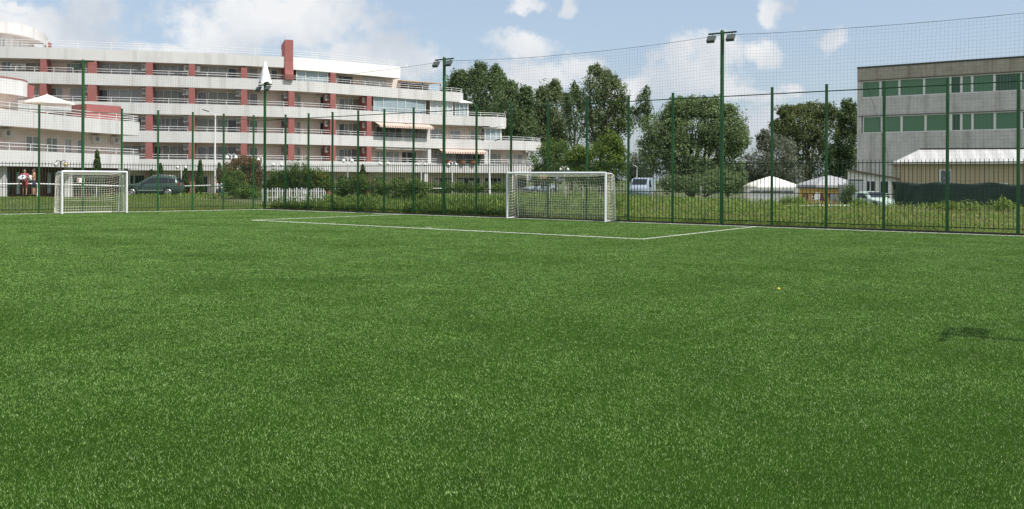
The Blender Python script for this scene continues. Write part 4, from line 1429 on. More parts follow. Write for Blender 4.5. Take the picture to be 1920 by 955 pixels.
for (a, b, m) in ((1623, 1643, M_DARKGLASS), (1648, 1668, M_DARKGLASS)):
    xa_, xb_ = shed_x(a), shed_x(b); z0, z1 = 1.05, 2.0
    mb = MB()
    mb.obox((xa_, -0.06, z0), (xb_ - xa_, 0, 0), (0, 0.058, 0), (0, 0, 0.09)); mb.obox((xa_, -0.06, z1), (xb_ - xa_, 0, 0), (0, 0.058, 0), (0, 0, 0.1))
    mb.obox((xa_, -0.06, z0 + .09), (0.1, 0, 0), (0, 0.058, 0), (0, 0, z1 - z0 - .09)); mb.obox((xb_ - .1, -0.06, z0 + .09), (0.1, 0, 0), (0, 0.058, 0), (0, 0, z1 - z0 - .09))
    mb.obox((xa_ + (xb_ - xa_) * .4, -0.055, z0 + .09), (0.06, 0, 0), (0, 0.05, 0), (0, 0, z1 - z0 - .09))
    f = mb.build('window', M_WHITE, shed)
    g = MB(); g.poly([(xa_ + .05, -0.02, z0 + .04), (xb_ - .05, -0.02, z0 + .04), (xb_ - .05, -0.02, z1 + .04), (xa_ + .05, -0.02, z1 + .04)]); g.build('pane', m, f)
xa_, xb_ = shed_x(1592), shed_x(1618)
mb = MB(); mb.obox((xa_, -0.03, 0.0), (xb_ - xa_, 0, 0), (0, 0.028, 0), (0, 0, 2.05)); dr = mb.build('door', mat('shed_door', (0.55, 0.56, 0.58), 0.6, var=0.05, scale=2), shed)
mb = MB(); mb.obox((xa_ - .03, -0.06, 2.053), (xb_ - xa_ + .06, 0, 0), (0, 0.058, 0), (0, 0, 0.07)); mb.build('lintel', M_BLACK, shed)

# yellow hoarding with purple letters
y0 = Vector((XP(1499, 75, 1), 75, 0)); y1 = Vector((XP(1571, 74, 1), 74, 0))
T4 = (y1 - y0).normalized(); L4 = (y1 - y0).length
hoard = thing('yellow_hoarding', 'ochre yellow hoarding with tall purple letters beside white chairs', 'hoarding', (y0.x, y0.y, -0.35), None, math.atan2(T4.y, T4.x))
zt = ZP(1535, 353.5, 74.5) + 0.35
mb = MB(); mb.obox((0, 0, 0), (L4, 0, 0), (0, 0.08, 0), (0, 0, zt)); mb.build('board', mat('ochre_board', (0.46, 0.30, 0.09), 0.7, var=0.08, scale=2), hoard)
mb = MB(); mb.obox((-0.05, -0.04, zt + 0.003), (L4 + .25, 0, 0), (0, 0.2, 0), (0, 0, 0.07)); mb.build('top_batten', M_BLACK, hoard)
def ysx(px): return (ray_line(px, y0, T4, 1.0) - y0).dot(T4)
def stroke(pa, pb, wpx=3.2, zlo=None, zhi=None):
    zhi = zt - 0.42; zlo = zt - 0.42 - 0.58
    wd = wpx * 75 / F
    x1_, x2_ = ysx(pa), ysx(pb)
    mb = MB(); mb.prism([(x1_ - wd / 2, zhi), (x1_ + wd / 2, zhi), (x2_ + wd / 2, zlo), (x2_ - wd / 2, zlo)], (0, -0.012, 0), (1, 0, 0), (0, 0, 1), (0, 0.011, 0)); mb.build('letter_stroke', mat('purple_paint', (0.13, 0.035, 0.075), 0.7), hoard)
for (a, b) in ((1508.5, 1505.5), (1513.5, 1514.5), (1526, 1526), (1541, 1545), (1540, 1537), (1554, 1558.5), (1567, 1567)): stroke(a, b)
mb = MB(); mb.prism([(ysx(1537.5), zt - 0.83), (ysx(1544.5), zt - 0.83), (ysx(1544.5), zt - 0.90), (ysx(1537.5), zt - 0.90)], (0, -0.016, 0), (1, 0, 0), (0, 0, 1), (0, 0.012, 0))
mb.build('letter_stroke', mat('purple_paint', (0.13, 0.035, 0.075), 0.7), hoard)

# louvred grey screen between hoarding and shed
l0 = Vector((XP(1572, 72.5, 1), 72.5, 0))
lou = thing('louvred_screen', 'narrow grey louvred screen at the end of the yellow hoarding', 'screen', (l0.x, l0.y, -0.3))
mb = MB()
for k in range(20): mb.prism([(0, 0.05 + 0.085 * k), (0.03, 0.10 + 0.085 * k), (0.04, 0.09 + 0.085 * k), (0.01, 0.04 + 0.085 * k)], (0.05, 0, 0), (0, 1, 0), (0, 0, 1), (0.42, 0, 0))
mb.build('slats', mat('grey_slat', (0.40, 0.39, 0.36), 0.8), lou)
mb = MB(); mb.box((0.02, 0.02, 0.9), 0.05, 0.06, 1.8); mb.box((0.5, 0.02, 0.9), 0.05, 0.06, 1.8); mb.build('frame', mat('grey_slat', (0.4, 0.39, 0.36)), lou)

# gazebos
def gazebo(px, Y, wpx, ytop, yeave, label, m, zg):
    c = B(px, 360, Y); W = wpx * Y / F
    zt = ZP(px, ytop, Y + W / 2); ze = ZP(px, yeave, Y)
    root = thing('gazebo', label, 'gazebo', (c.x, Y + W / 2, zg), 'party gazebos', R(6))
    h = W / 2; zt -= zg; ze -= zg
    mb = MB()
    n = 12
    rings = []
    for j in range(n + 1):
        q = j / n
        s = h * (1 - q) + 0.12 * q
        z = ze + (zt - ze) * (q ** 0.82)
        rings.append((s, z))
    for (s, z), (s2, z2) in zip(rings[:-1], rings[1:]):
        for a in range(4):
            k0 = [(-1, -1), (1, -1), (1, 1), (-1, 1)][a]; k1 = [(1, -1), (1, 1), (-1, 1), (-1, -1)][a]
            mb.poly([(k0[0] * s, k0[1] * s, z), (k1[0] * s, k1[1] * s, z), (k1[0] * s2, k1[1] * s2, z2), (k0[0] * s2, k0[1] * s2, z2)])
    s, z = rings[-1]
    mb.poly([(-s, -s, z), (s, -s, z), (s, s, z), (-s, s, z)])
    cn = mb.build('canopy', m, root, fix=False)
    cn.modifiers.new('thickness', 'SOLIDIFY').thickness = 0.012
    mb = MB()
    for (a, b) in (((-1, -1), (1, -1)), ((1, -1), (1, 1)), ((1, 1), (-1, 1)), ((-1, 1), (-1, -1))):
        for k in range(10):
            p = Vector((a[0] + (b[0] - a[0]) * k / 10, a[1] + (b[1] - a[1]) * k / 10, 0)) * (h + 0.006)
            q = Vector((a[0] + (b[0] - a[0]) * (k + 1) / 10, a[1] + (b[1] - a[1]) * (k + 1) / 10, 0)) * (h + 0.006)
            mb.poly([p + Vector((0, 0, ze - 0.24)), q + Vector((0, 0, ze - 0.24)), q + Vector((0, 0, ze)), p + Vector((0, 0, ze))])
    vl = mb.build('valance', m, root, fix=False); vl.modifiers.new('thickness', 'SOLIDIFY').thickness = 0.01
    for (a, b) in ((-1, -1), (1, -1), (1, 1), (-1, 1)):
        mb = MB(); mb.tube([(a * (h - .05), b * (h - .05), 0), (a * (h - .05), b * (h - .05), ze)], 0.04, 6); mb.build('leg', M_RAIL, root)
    return root
gazebo(1456.5, 92, 84, 331, 350.5, 'cream gazebo with bright canopy behind the white panel wall', M_CANVAS, -0.6)
gazebo(1570, 88, 92, 329.5, 347.5, 'gazebo with shade coloured into its canopy behind the yellow hoarding and the shed', M_SHADEDCANVAS, -0.6)

# white panel wall before the first gazebo
a = Vector((XP(1395, 84, 1), 84, 0)); b = Vector((XP(1499, 82, 1), 82, 0)); t = (b - a).normalized(); W = (b - a).length
pw = thing('panel_wall', 'white panel wall with grille strips in front of the cream gazebo', 'wall', (a.x, a.y, -0.6), None, math.atan2(t.y, t.x))
zt = ZP(1440, 353, 83) + 0.6
mb = MB(); mb.obox((0, 0, 0), (0.42, 0, 0), (0, 0.42, 0), (0, 0, zt + 0.1)); mb.obox((-0.06, -0.06, zt + 0.103), (0.54, 0, 0), (0, 0.54, 0), (0, 0, 0.10)); mb.build('gate_pillar', mat('pillar_plaster', (0.60, 0.57, 0.53), 0.8, var=0.05), pw)
mb = MB(); mb.obox((0.424, 0.1, 0), (W - 0.43, 0, 0), (0, 0.12, 0), (0, 0, zt)); mb.build('panel', mat('white_panel', (0.74, 0.74, 0.72), 0.6, var=0.05), pw)
for k in range(4):
    g = MB(); xk = 0.6 + (W - 1.0) * k / 4
    g.obox((xk, 0.085, zt - 0.42), ((W - 1.4) / 4, 0, 0), (0, 0.013, 0), (0, 0, 0.20)); g.build('grille', mat('grille_grey', (0.16, 0.16, 0.16), 0.6), pw)

# plastic garden chairs
def chair(px, Y, label, rz, m, zg):
    p = B(px, 380, Y)
    root = thing('plastic_chair', label, 'chair', (p.x, Y, zg), 'plastic garden chairs', rz)
    mb = MB(); mb.prism([(-.22, .0), (.22, 0), (.24, .04), (-.24, .04)], (0, -.22, .40), (1, 0, 0), (0, 0, 1), (0, .46, 0)); mb.build('seat', m, root)
    mb = MB(); mb.prism([(-.24, 0), (.24, 0), (.22, .35), (.15, .50), (-.15, .50), (-.22, .35)], (0, .23, .44), (1, 0, 0), (0, .26, .97), (0, .03, -0.008)); mb.build('backrest', m, root)
    for s in (-1, 1):
        mb = MB(); mb.tube([(s * .25, -.2, .40), (s * .26, -.22, .62), (s * .26, .1, .64), (s * .24, .26, .62)], .022, 6); mb.build('armrest', m, root)
        for q in (-.2, .22):
            mb = MB(); mb.tube([(s * .21, q, .40), (s * .25, q * 1.2, 0)], [.028, .02], 6); mb.build('leg', m, root)
M_PLW = mat('white_plastic', (0.80, 0.80, 0.80), 0.4)
chair(1527.5, 66.5, 'white plastic garden chair with its back against the purple letters', R(195), M_PLW, -0.05)
chair(1564.5, 67.5, 'pale bluish plastic chair beside the louvred screen', R(150), mat('pale_plastic', (0.50, 0.53, 0.58), 0.5), -0.12)
# fallen white pipe on the weeds
a = B(1473, 393.5, 58.5); b = B(1610, 387, 60.5)
mb = MB(); mb.tube([(a.x, a.y, 0.03 + 0.08), (a.x * .6 + b.x * .4, a.y * .6 + b.y * .4, 0.14), (b.x, b.y, 0.13)], 0.05, 7)
tag(mb.build('white_pipe', M_PLW), 'long white pipe lying in the weeds before the garden chairs', 'pipe')

# ------------------------------------------------------------------ vegetation
def leaf_quads(centres, spread, n_each, size, flat=0.0, rng=RNG, aspect=0.55):
    """clusters of small leaf faces; centres (m,3), spread (m,3)"""
    m = len(centres)
    C = np.repeat(centres, n_each, axis=0); S = np.repeat(spread, n_each, axis=0)
    n = len(C)
    d = rng.normal(size=(n, 3)); d /= np.linalg.norm(d, axis=1)[:, None]
    rr = rng.uniform(0.25, 1.0, n) ** 0.6
    P = C + d * rr[:, None] * S
    nrm = d * 0.8 + rng.normal(size=(n, 3)) * 0.7; nrm[:, 2] += 0.35
    nrm /= np.linalg.norm(nrm, axis=1)[:, None]
    a = np.cross(nrm, rng.normal(size=(n, 3))); a /= np.linalg.norm(a, axis=1)[:, None]
    b = np.cross(nrm, a)
    s = size * rng.uniform(0.6, 1.4, n)[:, None]
    V = np.empty((n * 4, 3))
    V[0::4] = P - a * s
    V[1::4] = P - b * s * aspect + nrm * s * 0.12
    V[2::4] = P + a * s
    V[3::4] = P + b * s * aspect + nrm * s * 0.12
    return V

LEAF = {}
def leaf_mat(name, col, isl=0.35, rough=0.55, trans=0.42):
    if name not in LEAF:
        LEAF[name] = mat(name, col, rough, var=0.18, scale=0.35, island=isl, trans=trans, spec=0.35)
    return LEAF[name]

def limb(mb, a, b, r0, r1, bend=0.12, n=6):
    a, b = Vector(a), Vector(b)
    L_ = (b - a).length
    k = Vector((random.uniform(-1, 1), random.uniform(-1, 1), random.uniform(-.3, .6))) * L_ * bend
    pts = [a.lerp(b, i / n) + k * math.sin(math.pi * i / n) for i in range(n + 1)]
    mb.tube(pts, [r0 + (r1 - r0) * i / n for i in range(n + 1)], 7)

def tree(name, label, blobs, Y, m, leaf=0.2, dens=1.0, trunk_px=None, r_trunk=0.28, group=None, trunk_base=None, clump=0.25, cat='tree', thick=0.9, fill=0.55):
    """blobs: crown masses as seen in the photo (column, row, half width, half height) at depth Y"""
    seed = random.Random(sum(ord(q_) * (k_ + 1) for k_, q_ in enumerate(label)))
    px0 = trunk_px or sum(b[0] * b[2] for b in blobs) / sum(b[2] for b in blobs)
    x0 = XP(px0, Y, 2); zb = hgt(x0, Y) if abs(x0) < 80 and Y < 150 else 0.1
    root = thing(name, label, cat, (x0, Y, zb), group)
    cs, sps = [], []
    tw = MB()
    heads = []
    for (px, py, rx, ry) in blobs:
        dy = seed.uniform(-0.5, 0.5) * rx * Y / F
        c = B(px, py, Y + dy)
        ax, az = rx * 1.10 * Y / F, ry * 1.03 * Y / F
        aw = max(ax * thick, 0.4)
        cl = max(0.25, clump * min(ax, az) + 0.12)
        vol = ax * az
        nc = max(6, min(320, int(dens * 7.0 * (ax * az) / (cl * cl))))
        d = RNG.normal(size=(nc, 3)); d /= np.linalg.norm(d, axis=1)[:, None]
        r = RNG.uniform(fill ** 3, 1.0, nc) ** (1 / 3.0)
        r *= RNG.uniform(0.80, 1.22, nc)
        P = np.array([c.x, c.y, c.z]) + d * r[:, None] * np.array([ax, aw, az])
        cs.append(P)
        f = RNG.uniform(0.45, 1.25, (nc, 1))
        sps.append(np.full((nc, 3), cl) * f * np.array([0.9, 0.9, 1.15 if az > ax else 0.85]))
        heads.append((c, max(ax, az)))
    cs = np.concatenate(cs); sps = np.concatenate(sps)
    area = (sps[:, 0] ** 2).mean()
    ne = max(6, int(2.1 * area * math.pi / (leaf * leaf * 1.1)))
    ne = min(int(ne * 1.5), 66)
    V = leaf_quads(cs, sps * 1.5, ne, leaf * 0.64)
    V -= np.array([x0, Y, zb])
    np_mesh('crown', V, 4, m, root)
    # trunk forks towards each crown mass
    low = min(h[0].z - h[1] for h in heads)
    base = Vector((0, 0, -0.3)); fork = Vector((seed.uniform(-.3, .3), 0, max(0.5, (low - zb) * 0.8 + 0.8)))
    mb = MB()
    limb(mb, base, fork, r_trunk, r_trunk * 0.75, 0.05)
    top = fork
    for (c, s) in heads:
        e = Vector((c.x - x0, c.y - Y, c.z - zb))
        limb(mb, fork, e, r_trunk * 0.55, r_trunk * 0.12, 0.10)
        for q in range(3):
            e2 = e + Vector((seed.uniform(-1, 1), seed.uniform(-1, 1), seed.uniform(-.3, 1))) * s * 0.7
            limb(mb, fork.lerp(e, 0.6), e2, r_trunk * 0.22, r_trunk * 0.05, 0.1, 4)
    mb.build('trunk', M_BARK, root, smooth=True)
    return root

L_POP = leaf_mat('poplar_leaf', (0.132, 0.196, 0.076), 0.5)
L_POP2 = leaf_mat('poplar_leaf_pale', (0.165, 0.220, 0.092), 0.5)
L_WIL = leaf_mat('willow_leaf', (0.165, 0.236, 0.096), 0.5)
L_OLI = leaf_mat('silver_leaf', (0.190, 0.215, 0.150), 0.4)
L_DRK = leaf_mat('dark_leaf', (0.085, 0.140, 0.045), 0.5)
L_BRI = leaf_mat('bright_leaf', (0.125, 0.200, 0.030), 0.45)
L_MID = leaf_mat('mid_leaf', (0.120, 0.190, 0.042), 0.45)
L_OLV = leaf_mat('olive_leaf', (0.135, 0.172, 0.060), 0.5)

tree('poplar_tree', 'dark broad poplar rising directly behind the right end of the hotel',
     [(880, 185, 36, 52), (915, 190, 36, 55), (848, 195, 20, 45), (898, 140, 13, 22), (870, 250, 55, 45), (930, 148, 14, 22), (905, 260, 45, 45), (862, 150, 14, 16), (945, 175, 14, 26)],
     150, L_POP, 0.26, trunk_px=885, r_trunk=0.4, group='tall poplars behind the hotel')
tree('poplar_tree', 'smaller dark poplar just right of the broad poplar by the hotel',
     [(955, 215, 30, 48), (985, 188, 13, 26), (940, 240, 32, 45), (978, 240, 24, 40), (960, 170, 10, 18), (960, 290, 35, 35)],
     142, L_POP, 0.25, trunk_px=960, r_trunk=0.35, group='tall poplars behind the hotel')
tree('poplar_tree', 'rounded poplar standing above the dark bush right of the hotel',
     [(1030, 200, 26, 38), (1022, 240, 34, 42), (1042, 172, 12, 20), (1008, 222, 18, 40), (1015, 180, 9, 14), (1040, 255, 20, 35)],
     150, L_POP2, 0.26, trunk_px=1025, r_trunk=0.35, group='tall poplars behind the hotel')
tree('poplar_tree', 'thin poplar with bare twigs left of the tallest poplar',
     [(1075, 210, 18, 36), (1078, 172, 7, 16), (1066, 250, 24, 30), (1090, 190, 8, 20), (1062, 195, 8, 20)],
     155, L_POP, 0.24, 0.8, trunk_px=1072, r_trunk=0.28, group='tall poplars behind the hotel')
tree('poplar_tree', 'tallest spreading poplar above the wide white goal',
     [(1122, 158, 22, 30), (1150, 178, 22, 26), (1120, 200, 22, 34), (1165, 195, 14, 20), (1142, 225, 32, 26), (1112, 240, 22, 36), (1140, 262, 24, 20), (1116, 132, 12, 10), (1136, 146, 10, 14), (1172, 232, 18, 20), (1152, 156, 8, 12)],
     145, L_POP2, 0.25, 0.85, trunk_px=1128, r_trunk=0.45, group='tall poplars behind the hotel')
tree('slim_tree', 'slim leaning tree between the tallest poplar and the round willow',
     [(1206, 190, 11, 20), (1200, 215, 14, 14), (1212, 172, 6, 10), (1190, 208, 10, 8), (1207, 232, 9, 12), (1214, 205, 7, 16)],
     140, L_POP, 0.22, 0.8, trunk_px=1222, r_trunk=0.18)
tree('willow_tree', 'large round grey green willow behind the floodlight pole',
     [(1300, 235, 66, 42), (1243, 245, 36, 36), (1355, 240, 40, 42), (1282, 202, 32, 20), (1325, 202, 30, 18), (1300, 290, 82, 40), (1240, 290, 38, 36), (1365, 268, 32, 26), (1350, 210, 26, 14), (1262, 222, 22, 18), (1385, 255, 14, 24), (1325, 322, 60, 22)],
     100, L_WIL, 0.19, 1.0, trunk_px=1300, r_trunk=0.5, clump=0.26)
tree('pale_tree', 'distant pale tree low in the gap beside the round willow',
     [(1205, 305, 26, 22), (1188, 318, 16, 16), (1200, 330, 25, 14)], 125, L_OLI, 0.22, 0.9, trunk_px=1205, r_trunk=0.2)
tree('bright_tree', 'bright yellow green young tree right behind the wide goal',
     [(1125, 300, 38, 26), (1145, 266, 18, 18), (1090, 292, 22, 18), (1150, 318, 24, 30), (1108, 325, 36, 20), (1075, 300, 12, 12), (1160, 292, 12, 22)],
     84, L_BRI, 0.15, 1.0, trunk_px=1128, r_trunk=0.16, clump=0.3)
tree('dark_bush', 'dark green bush at the foot of the poplars next to hotel',
     [(1040, 285, 26, 20), (1030, 312, 28, 28), (1062, 320, 26, 20), (1015, 330, 18, 18)], 105, L_MID, 0.17, 1.0, trunk_px=1040, r_trunk=0.14, cat='bush')
tree('broad_tree', 'broad loose crowned tree between the willow and the concrete block',
     [(1500, 238, 40, 32), (1478, 212, 20, 14), (1528, 212, 26, 16), (1474, 252, 22, 24), (1552, 250, 30, 36), (1510, 262, 30, 30), (1555, 212, 16, 16), (1520, 300, 56, 40), (1455, 235, 10, 10), (1500, 206, 14, 10)],
     118, L_OLV, 0.2, 0.85, trunk_px=1512, r_trunk=0.35)
tree('dark_tree', 'tall dark tree touching the left edge of the concrete block',
     [(1592, 205, 14, 18), (1596, 235, 18, 26), (1590, 270, 24, 30), (1598, 310, 26, 34), (1570, 300, 18, 30), (1582, 222, 10, 14)],
     112, L_DRK, 0.19, 1.05, trunk_px=1594, r_trunk=0.3)
tree('silver_tree', 'silvery leaved tree behind the cream gazebo',
     [(1462, 290, 26, 28), (1440, 268, 16, 18), (1480, 322, 28, 26), (1425, 310, 28, 28), (1432, 256, 9, 10), (1395, 325, 20, 20), (1450, 325, 34, 20)],
     105, L_OLI, 0.17, 1.0, trunk_px=1455, r_trunk=0.22)
tree('low_thicket', 'low dark thicket under the round willow beside the panel wall',
     [(1310, 345, 48, 16), (1368, 345, 24, 20), (1262, 345, 26, 14), (1345, 338, 30, 18), (1384, 348, 14, 14)], 86, L_WIL, 0.13, 1.0, r_trunk=0.1, cat='thicket')
tree('climbing_bush', 'dark climbing bush against the corner of the white shed',
     [(1593, 360, 9, 14), (1588, 375, 12, 12), (1600, 372, 7, 12)], 66.5, L_DRK, 0.07, 1.0, r_trunk=0.04, cat='bush')
# distant woods so that the horizon is never bare
for i, (px, top_, Y, wpx) in enumerate(((-120, 240, 150, 150), (2050, 230, 140, 120))):
    tree('far_tree', ['far green tree beyond the left end of the hotel', 'far green tree beyond the right end of the concrete block'][i],
         [(px, top_ + 40, wpx * .5, 45), (px + 40, top_ + 60, wpx * .4, 40), (px - 40, top_ + 70, wpx * .4, 40)], Y, L_DRK, 0.3, 0.7, r_trunk=0.35)

# shrubs near the hotel
L_SMOKE = leaf_mat('smoke_bush_leaf', (0.180, 0.130, 0.062), 0.5)
L_SHR = leaf_mat('shrub_leaf', (0.125, 0.205, 0.040), 0.5)
L_THU = leaf_mat('thuja_leaf', (0.070, 0.125, 0.028), 0.4)
L_YEL = leaf_mat('yellow_blossom', (0.24, 0.20, 0.03), 0.4)
L_PINK = leaf_mat('pink_blossom', (0.45, 0.22, 0.22), 0.4)

def shrub(name, label, blobs, Y, m, leaf=0.09, bloom=None, group=None, cat='bush', clump=0.3, dens=1.0):
    r = tree(name, label, blobs, Y, m, leaf, dens, r_trunk=0.06, group=group, cat=cat, clump=clump)
    if bloom:
        bm_, n_, sz = bloom
        C_ = []
        for (px, py, rx, ry) in blobs:
            for k in range(n_):
                a = random.uniform(0, 2 * math.pi); q = random.uniform(.2, 1)
                c = B(px + rx * q * math.cos(a), py - ry * abs(math.sin(a)) * q, Y - rx * Y / F * random.uniform(.3, 1.0))
                C_.append((c.x, c.y, c.z))
        C_ = np.array(C_)
        V = leaf_quads(C_, np.full((len(C_), 3), sz * 1.3), 8, sz)
        V -= np.array(r.location)
        np_mesh('blossom', V, 4, bm_, r)
    return r

big = shrub('smoke_bush', 'large bush with reddish brown top beside the walking people',
            [(455, 322, 30, 26), (428, 328, 14, 20), (475, 325, 18, 24), (455, 345, 27, 18), (458, 308, 22, 12), (470, 345, 22, 16)], 74, L_SMOKE, 0.10)
shrub('green_bush', 'green bush growing into the front of the reddish bush', [(440, 338, 18, 18), (440, 352, 12, 12), (455, 357, 20, 10), (472, 363, 18, 7)], 72, L_SHR, 0.09)
shrub('garden_bush', 'dark green garden bush behind the white picket fence', [(525, 335, 20, 16), (545, 328, 20, 18), (510, 345, 14, 10), (560, 340, 18, 16), (533, 350, 24, 10)], 70, L_MID, 0.09)
shrub('tall_stem_bush', 'bush with two tall leafy stems rising over the balcony', [(553, 318, 5, 16), (571, 316, 5, 16), (562, 332, 16, 12)], 69, L_MID, 0.08, clump=0.8)
shrub('yellow_bush', 'round bush with yellow flowers behind the picket fence', [(600, 332, 18, 14), (590, 345, 20, 14), (612, 348, 14, 12), (580, 328, 10, 10)], 69, L_SHR, 0.09, bloom=(L_YEL, 20, 0.07))
shrub('rose_bush', 'pink flowering rose bush right of the yellow bush', [(655, 350, 16, 16), (675, 345, 14, 14), (700, 352, 22, 18), (640, 358, 12, 10)], 58, L_SHR, 0.08, bloom=(L_PINK, 7, 0.05))
shrub('flower_bush', 'tall weedy bush with pale yellow flowers behind the fence', [(765, 352, 22, 16), (742, 355, 20, 16), (785, 356, 18, 14), (720, 352, 14, 12)], 54, L_SHR, 0.08, bloom=(leaf_mat('cream_blossom', (0.50, 0.45, 0.25), 0.3), 7, 0.05))
shrub('clipped_hedge', 'low green hedge before the shop windows of the hotel', [(815, 352, 20, 8), (850, 350, 20, 9), (885, 352, 18, 8), (915, 352, 18, 8), (940, 352, 14, 7)], 88, L_SHR, 0.10, cat='hedge')

def thuja(px, ytop, wpx, Y, label):
    zb = 0.15
    x = XP(px, Y, 2)
    root = thing('thuja', label, 'conifer', (x, Y, zb), 'thujas along the hotel path')
    zt = ZP(px, ytop, Y) - zb
    w_ = wpx * Y / F / 2
    n = 260
    h = RNG.uniform(0.02, 1, n)
    rad = w_ * np.minimum(1, (1 - h) ** 0.75 * 1.25) * np.minimum(1, 0.6 + 2 * h)
    a = RNG.uniform(0, 2 * np.pi, n)
    q = RNG.uniform(.6, 1, n)
    C_ = np.stack([np.cos(a) * rad * q, np.sin(a) * rad * q, 0.1 + h * (zt - 0.12)], 1)
    V = leaf_quads(C_, np.full((n, 3), 1.0) * np.array([.13, .13, .22]), 16, 0.07)
    np_mesh('foliage', V, 4, L_THU, root)
    mb = MB(); mb.tube([(0, 0, -.2), (0, 0, zt * .7)], [.06, .02], 6); mb.build('stem', M_BARK, root)
for (px, yt, wp, Y, lab) in ((182, 286, 21, 72, 'thick dark thuja above the small goal crossbar'), (207, 311, 12, 82, 'short thuja just left of the small goal right post'),
                             (236, 312, 14, 82, 'thuja directly behind the right post of the small goal'), (284, 320, 10, 84, 'small thuja rising behind the green car windscreen'),
                             (301, 309, 13, 84, 'pointed thuja rising behind the roof of the green car'), (348, 317, 14, 84, 'low thuja just behind the tail of the green car'),
                             (375, 303, 15, 83, 'tall slender thuja left of the tall white street lamp'), (411, 307, 13, 86, 'thuja squeezed left of the reddish bush'),
                             (680, 311, 16, 80, 'thuja behind the pink rose bush')):
    thuja(px, yt, wp, Y, lab)

# weeds and rough grass outside the fences
def weeds(name, label, pts, hts, m, nl=7, lw=0.013, cat='weeds', up=0.55):
    """pts (n,2) plan points, hts (n,) plant heights"""
    n = len(pts)
    z0 = np.array([hgt(p[0], p[1]) for p in pts]) - 0.02
    C = np.repeat(np.stack([pts[:, 0], pts[:, 1], z0], 1), nl, axis=0)
    H = np.repeat(hts, nl); N_ = n * nl
    Yd = C[:, 1]
    t = RNG.uniform(0, 1, N_) * 0.75
    az = RNG.uniform(0, 2 * np.pi, N_)
    out = np.stack([np.cos(az), np.sin(az), np.zeros(N_)], 1)
    ln = H * RNG.uniform(0.22, 0.48, N_)
    upv = RNG.uniform(up - 0.5, up + 0.3, N_)
    dirv = out * (1.15 - np.clip(upv, 0, 1))[:, None]; dirv[:, 2] = np.clip(upv, 0.05, 1.0)
    dirv /= np.linalg.norm(dirv, axis=1)[:, None]
    base = C + out * 0.02; base[:, 2] += t * H
    base[:, :2] += dirv[:, :2] * (t * H * 0.15)[:, None]
    side = np.cross(dirv, RNG.normal(size=(N_, 3))); side /= np.linalg.norm(side, axis=1)[:, None]
    wdt = (lw * (Yd / 40.0) ** 0.7 * RNG.uniform(0.6, 1.5, N_))[:, None]
    V = np.empty((N_ * 4, 3))
    V[0::4] = base
    V[1::4] = base + dirv * (ln * 0.5)[:, None] + side * wdt
    V[2::4] = base + dirv * ln[:, None]
    V[3::4] = base + dirv * (ln * 0.5)[:, None] - side * wdt
    o = np_mesh(name, V, 4, m)
    return tag(o, label, cat, kind='stuff')

def strip(o, d, nrm, s0, s1, a0, a1, n, falloff=0.0):
    s = RNG.uniform(s0, s1, n); a = a0 + (a1 - a0) * RNG.uniform(0, 1, n) ** (1 + falloff)
    return np.stack([o.x + d.x * s + nrm.x * a, o.y + d.y * s + nrm.y * a], 1), s, a

def cells(x, y, f):
    return 0.5 + 0.25 * (np.sin(x * f + 1.7 * np.sin(y * f * 0.8)) + np.sin(y * f * 1.3 + 1.1 * np.sin(x * f * 0.9)))

M_WEED = leaf_mat('weed_leaf', (0.195, 0.290, 0.062), 0.55, trans=0.45)
M_WEED2 = leaf_mat('dry_weed_leaf', (0.300, 0.270, 0.110), 0.5, trans=0.3)
M_WEED3 = leaf_mat('dark_weed_leaf', (0.140, 0.225, 0.048), 0.5, trans=0.4)
M_LAWN = leaf_mat('lawn_blade', (0.165, 0.235, 0.050), 0.45, trans=0.4)
p, s, a = strip(KF, UDIR, -WDIR, 0.0, 46, 0.35, 20, 21000, 0.5)
hh = 0.22 + 0.42 * cells(p[:, 0], p[:, 1], 0.6) * RNG.uniform(0.5, 1.2, len(p))
hh *= np.where(s < 17, 1.1, np.where(s > 31, 0.58, 0.85))
weeds('tall_weeds', 'yellow green tall weeds behind the long railing fence', p, hh, M_WEED, 15)
p, s, a = strip(KF, UDIR, -WDIR, 8.0, 46, 0.4, 24, 7000, 0.3)
weeds('dry_weeds', 'straw coloured dry grass among the weeds behind the long fence', p, 0.2 + 0.25 * RNG.uniform(0, 1, len(p)), M_WEED2, 7, 0.009)
p, s, a = strip(KF, UDIR, -WDIR, 0.0, 18, 0.3, 9, 3200, 0.6)
k = cells(p[:, 0] + 3, p[:, 1], 0.9)
p = p[k > 0.45]
weeds('dark_weeds', 'dark leafy weeds crowding the long fence near the corner', p, 0.35 + 0.60 * RNG.uniform(0, 1, len(p)) ** 2, M_WEED3, 22, 0.018)
p, s, a = strip(KF, VDIR, VN, -3, 17, 0.35, 22, 26000, 0.4)
weeds('lawn', 'unmown bright green lawn behind the short railing fence', p, 0.07 + 0.10 * cells(p[:, 0], p[:, 1], 0.8) * RNG.uniform(0.5, 1.2, len(p)), M_LAWN, 7, 0.010, 'lawn')
# the field further out
n = 15000
x = RNG.uniform(-30, 48, n); y = RNG.uniform(52, 100, n)
d1 = (np.stack([x, y], 1) - np.array([KF.x, KF.y])) @ np.array([-WDIR.x, -WDIR.y]); d2 = (np.stack([x, y], 1) - np.array([KF.x, KF.y])) @ np.array([VN.x, VN.y])
ok = ((d1 > 18) | (d2 > 20)) & ~((x > 20) & (y > 61)) & ~((x < 0) & (y > 84))
p = np.stack([x, y], 1)[ok]
weeds('field_grass', 'rough green grass of the field before the trees', p, 0.22 + 0.28 * RNG.uniform(0, 1, len(p)), M_WEED, 8, 0.02, 'grass')
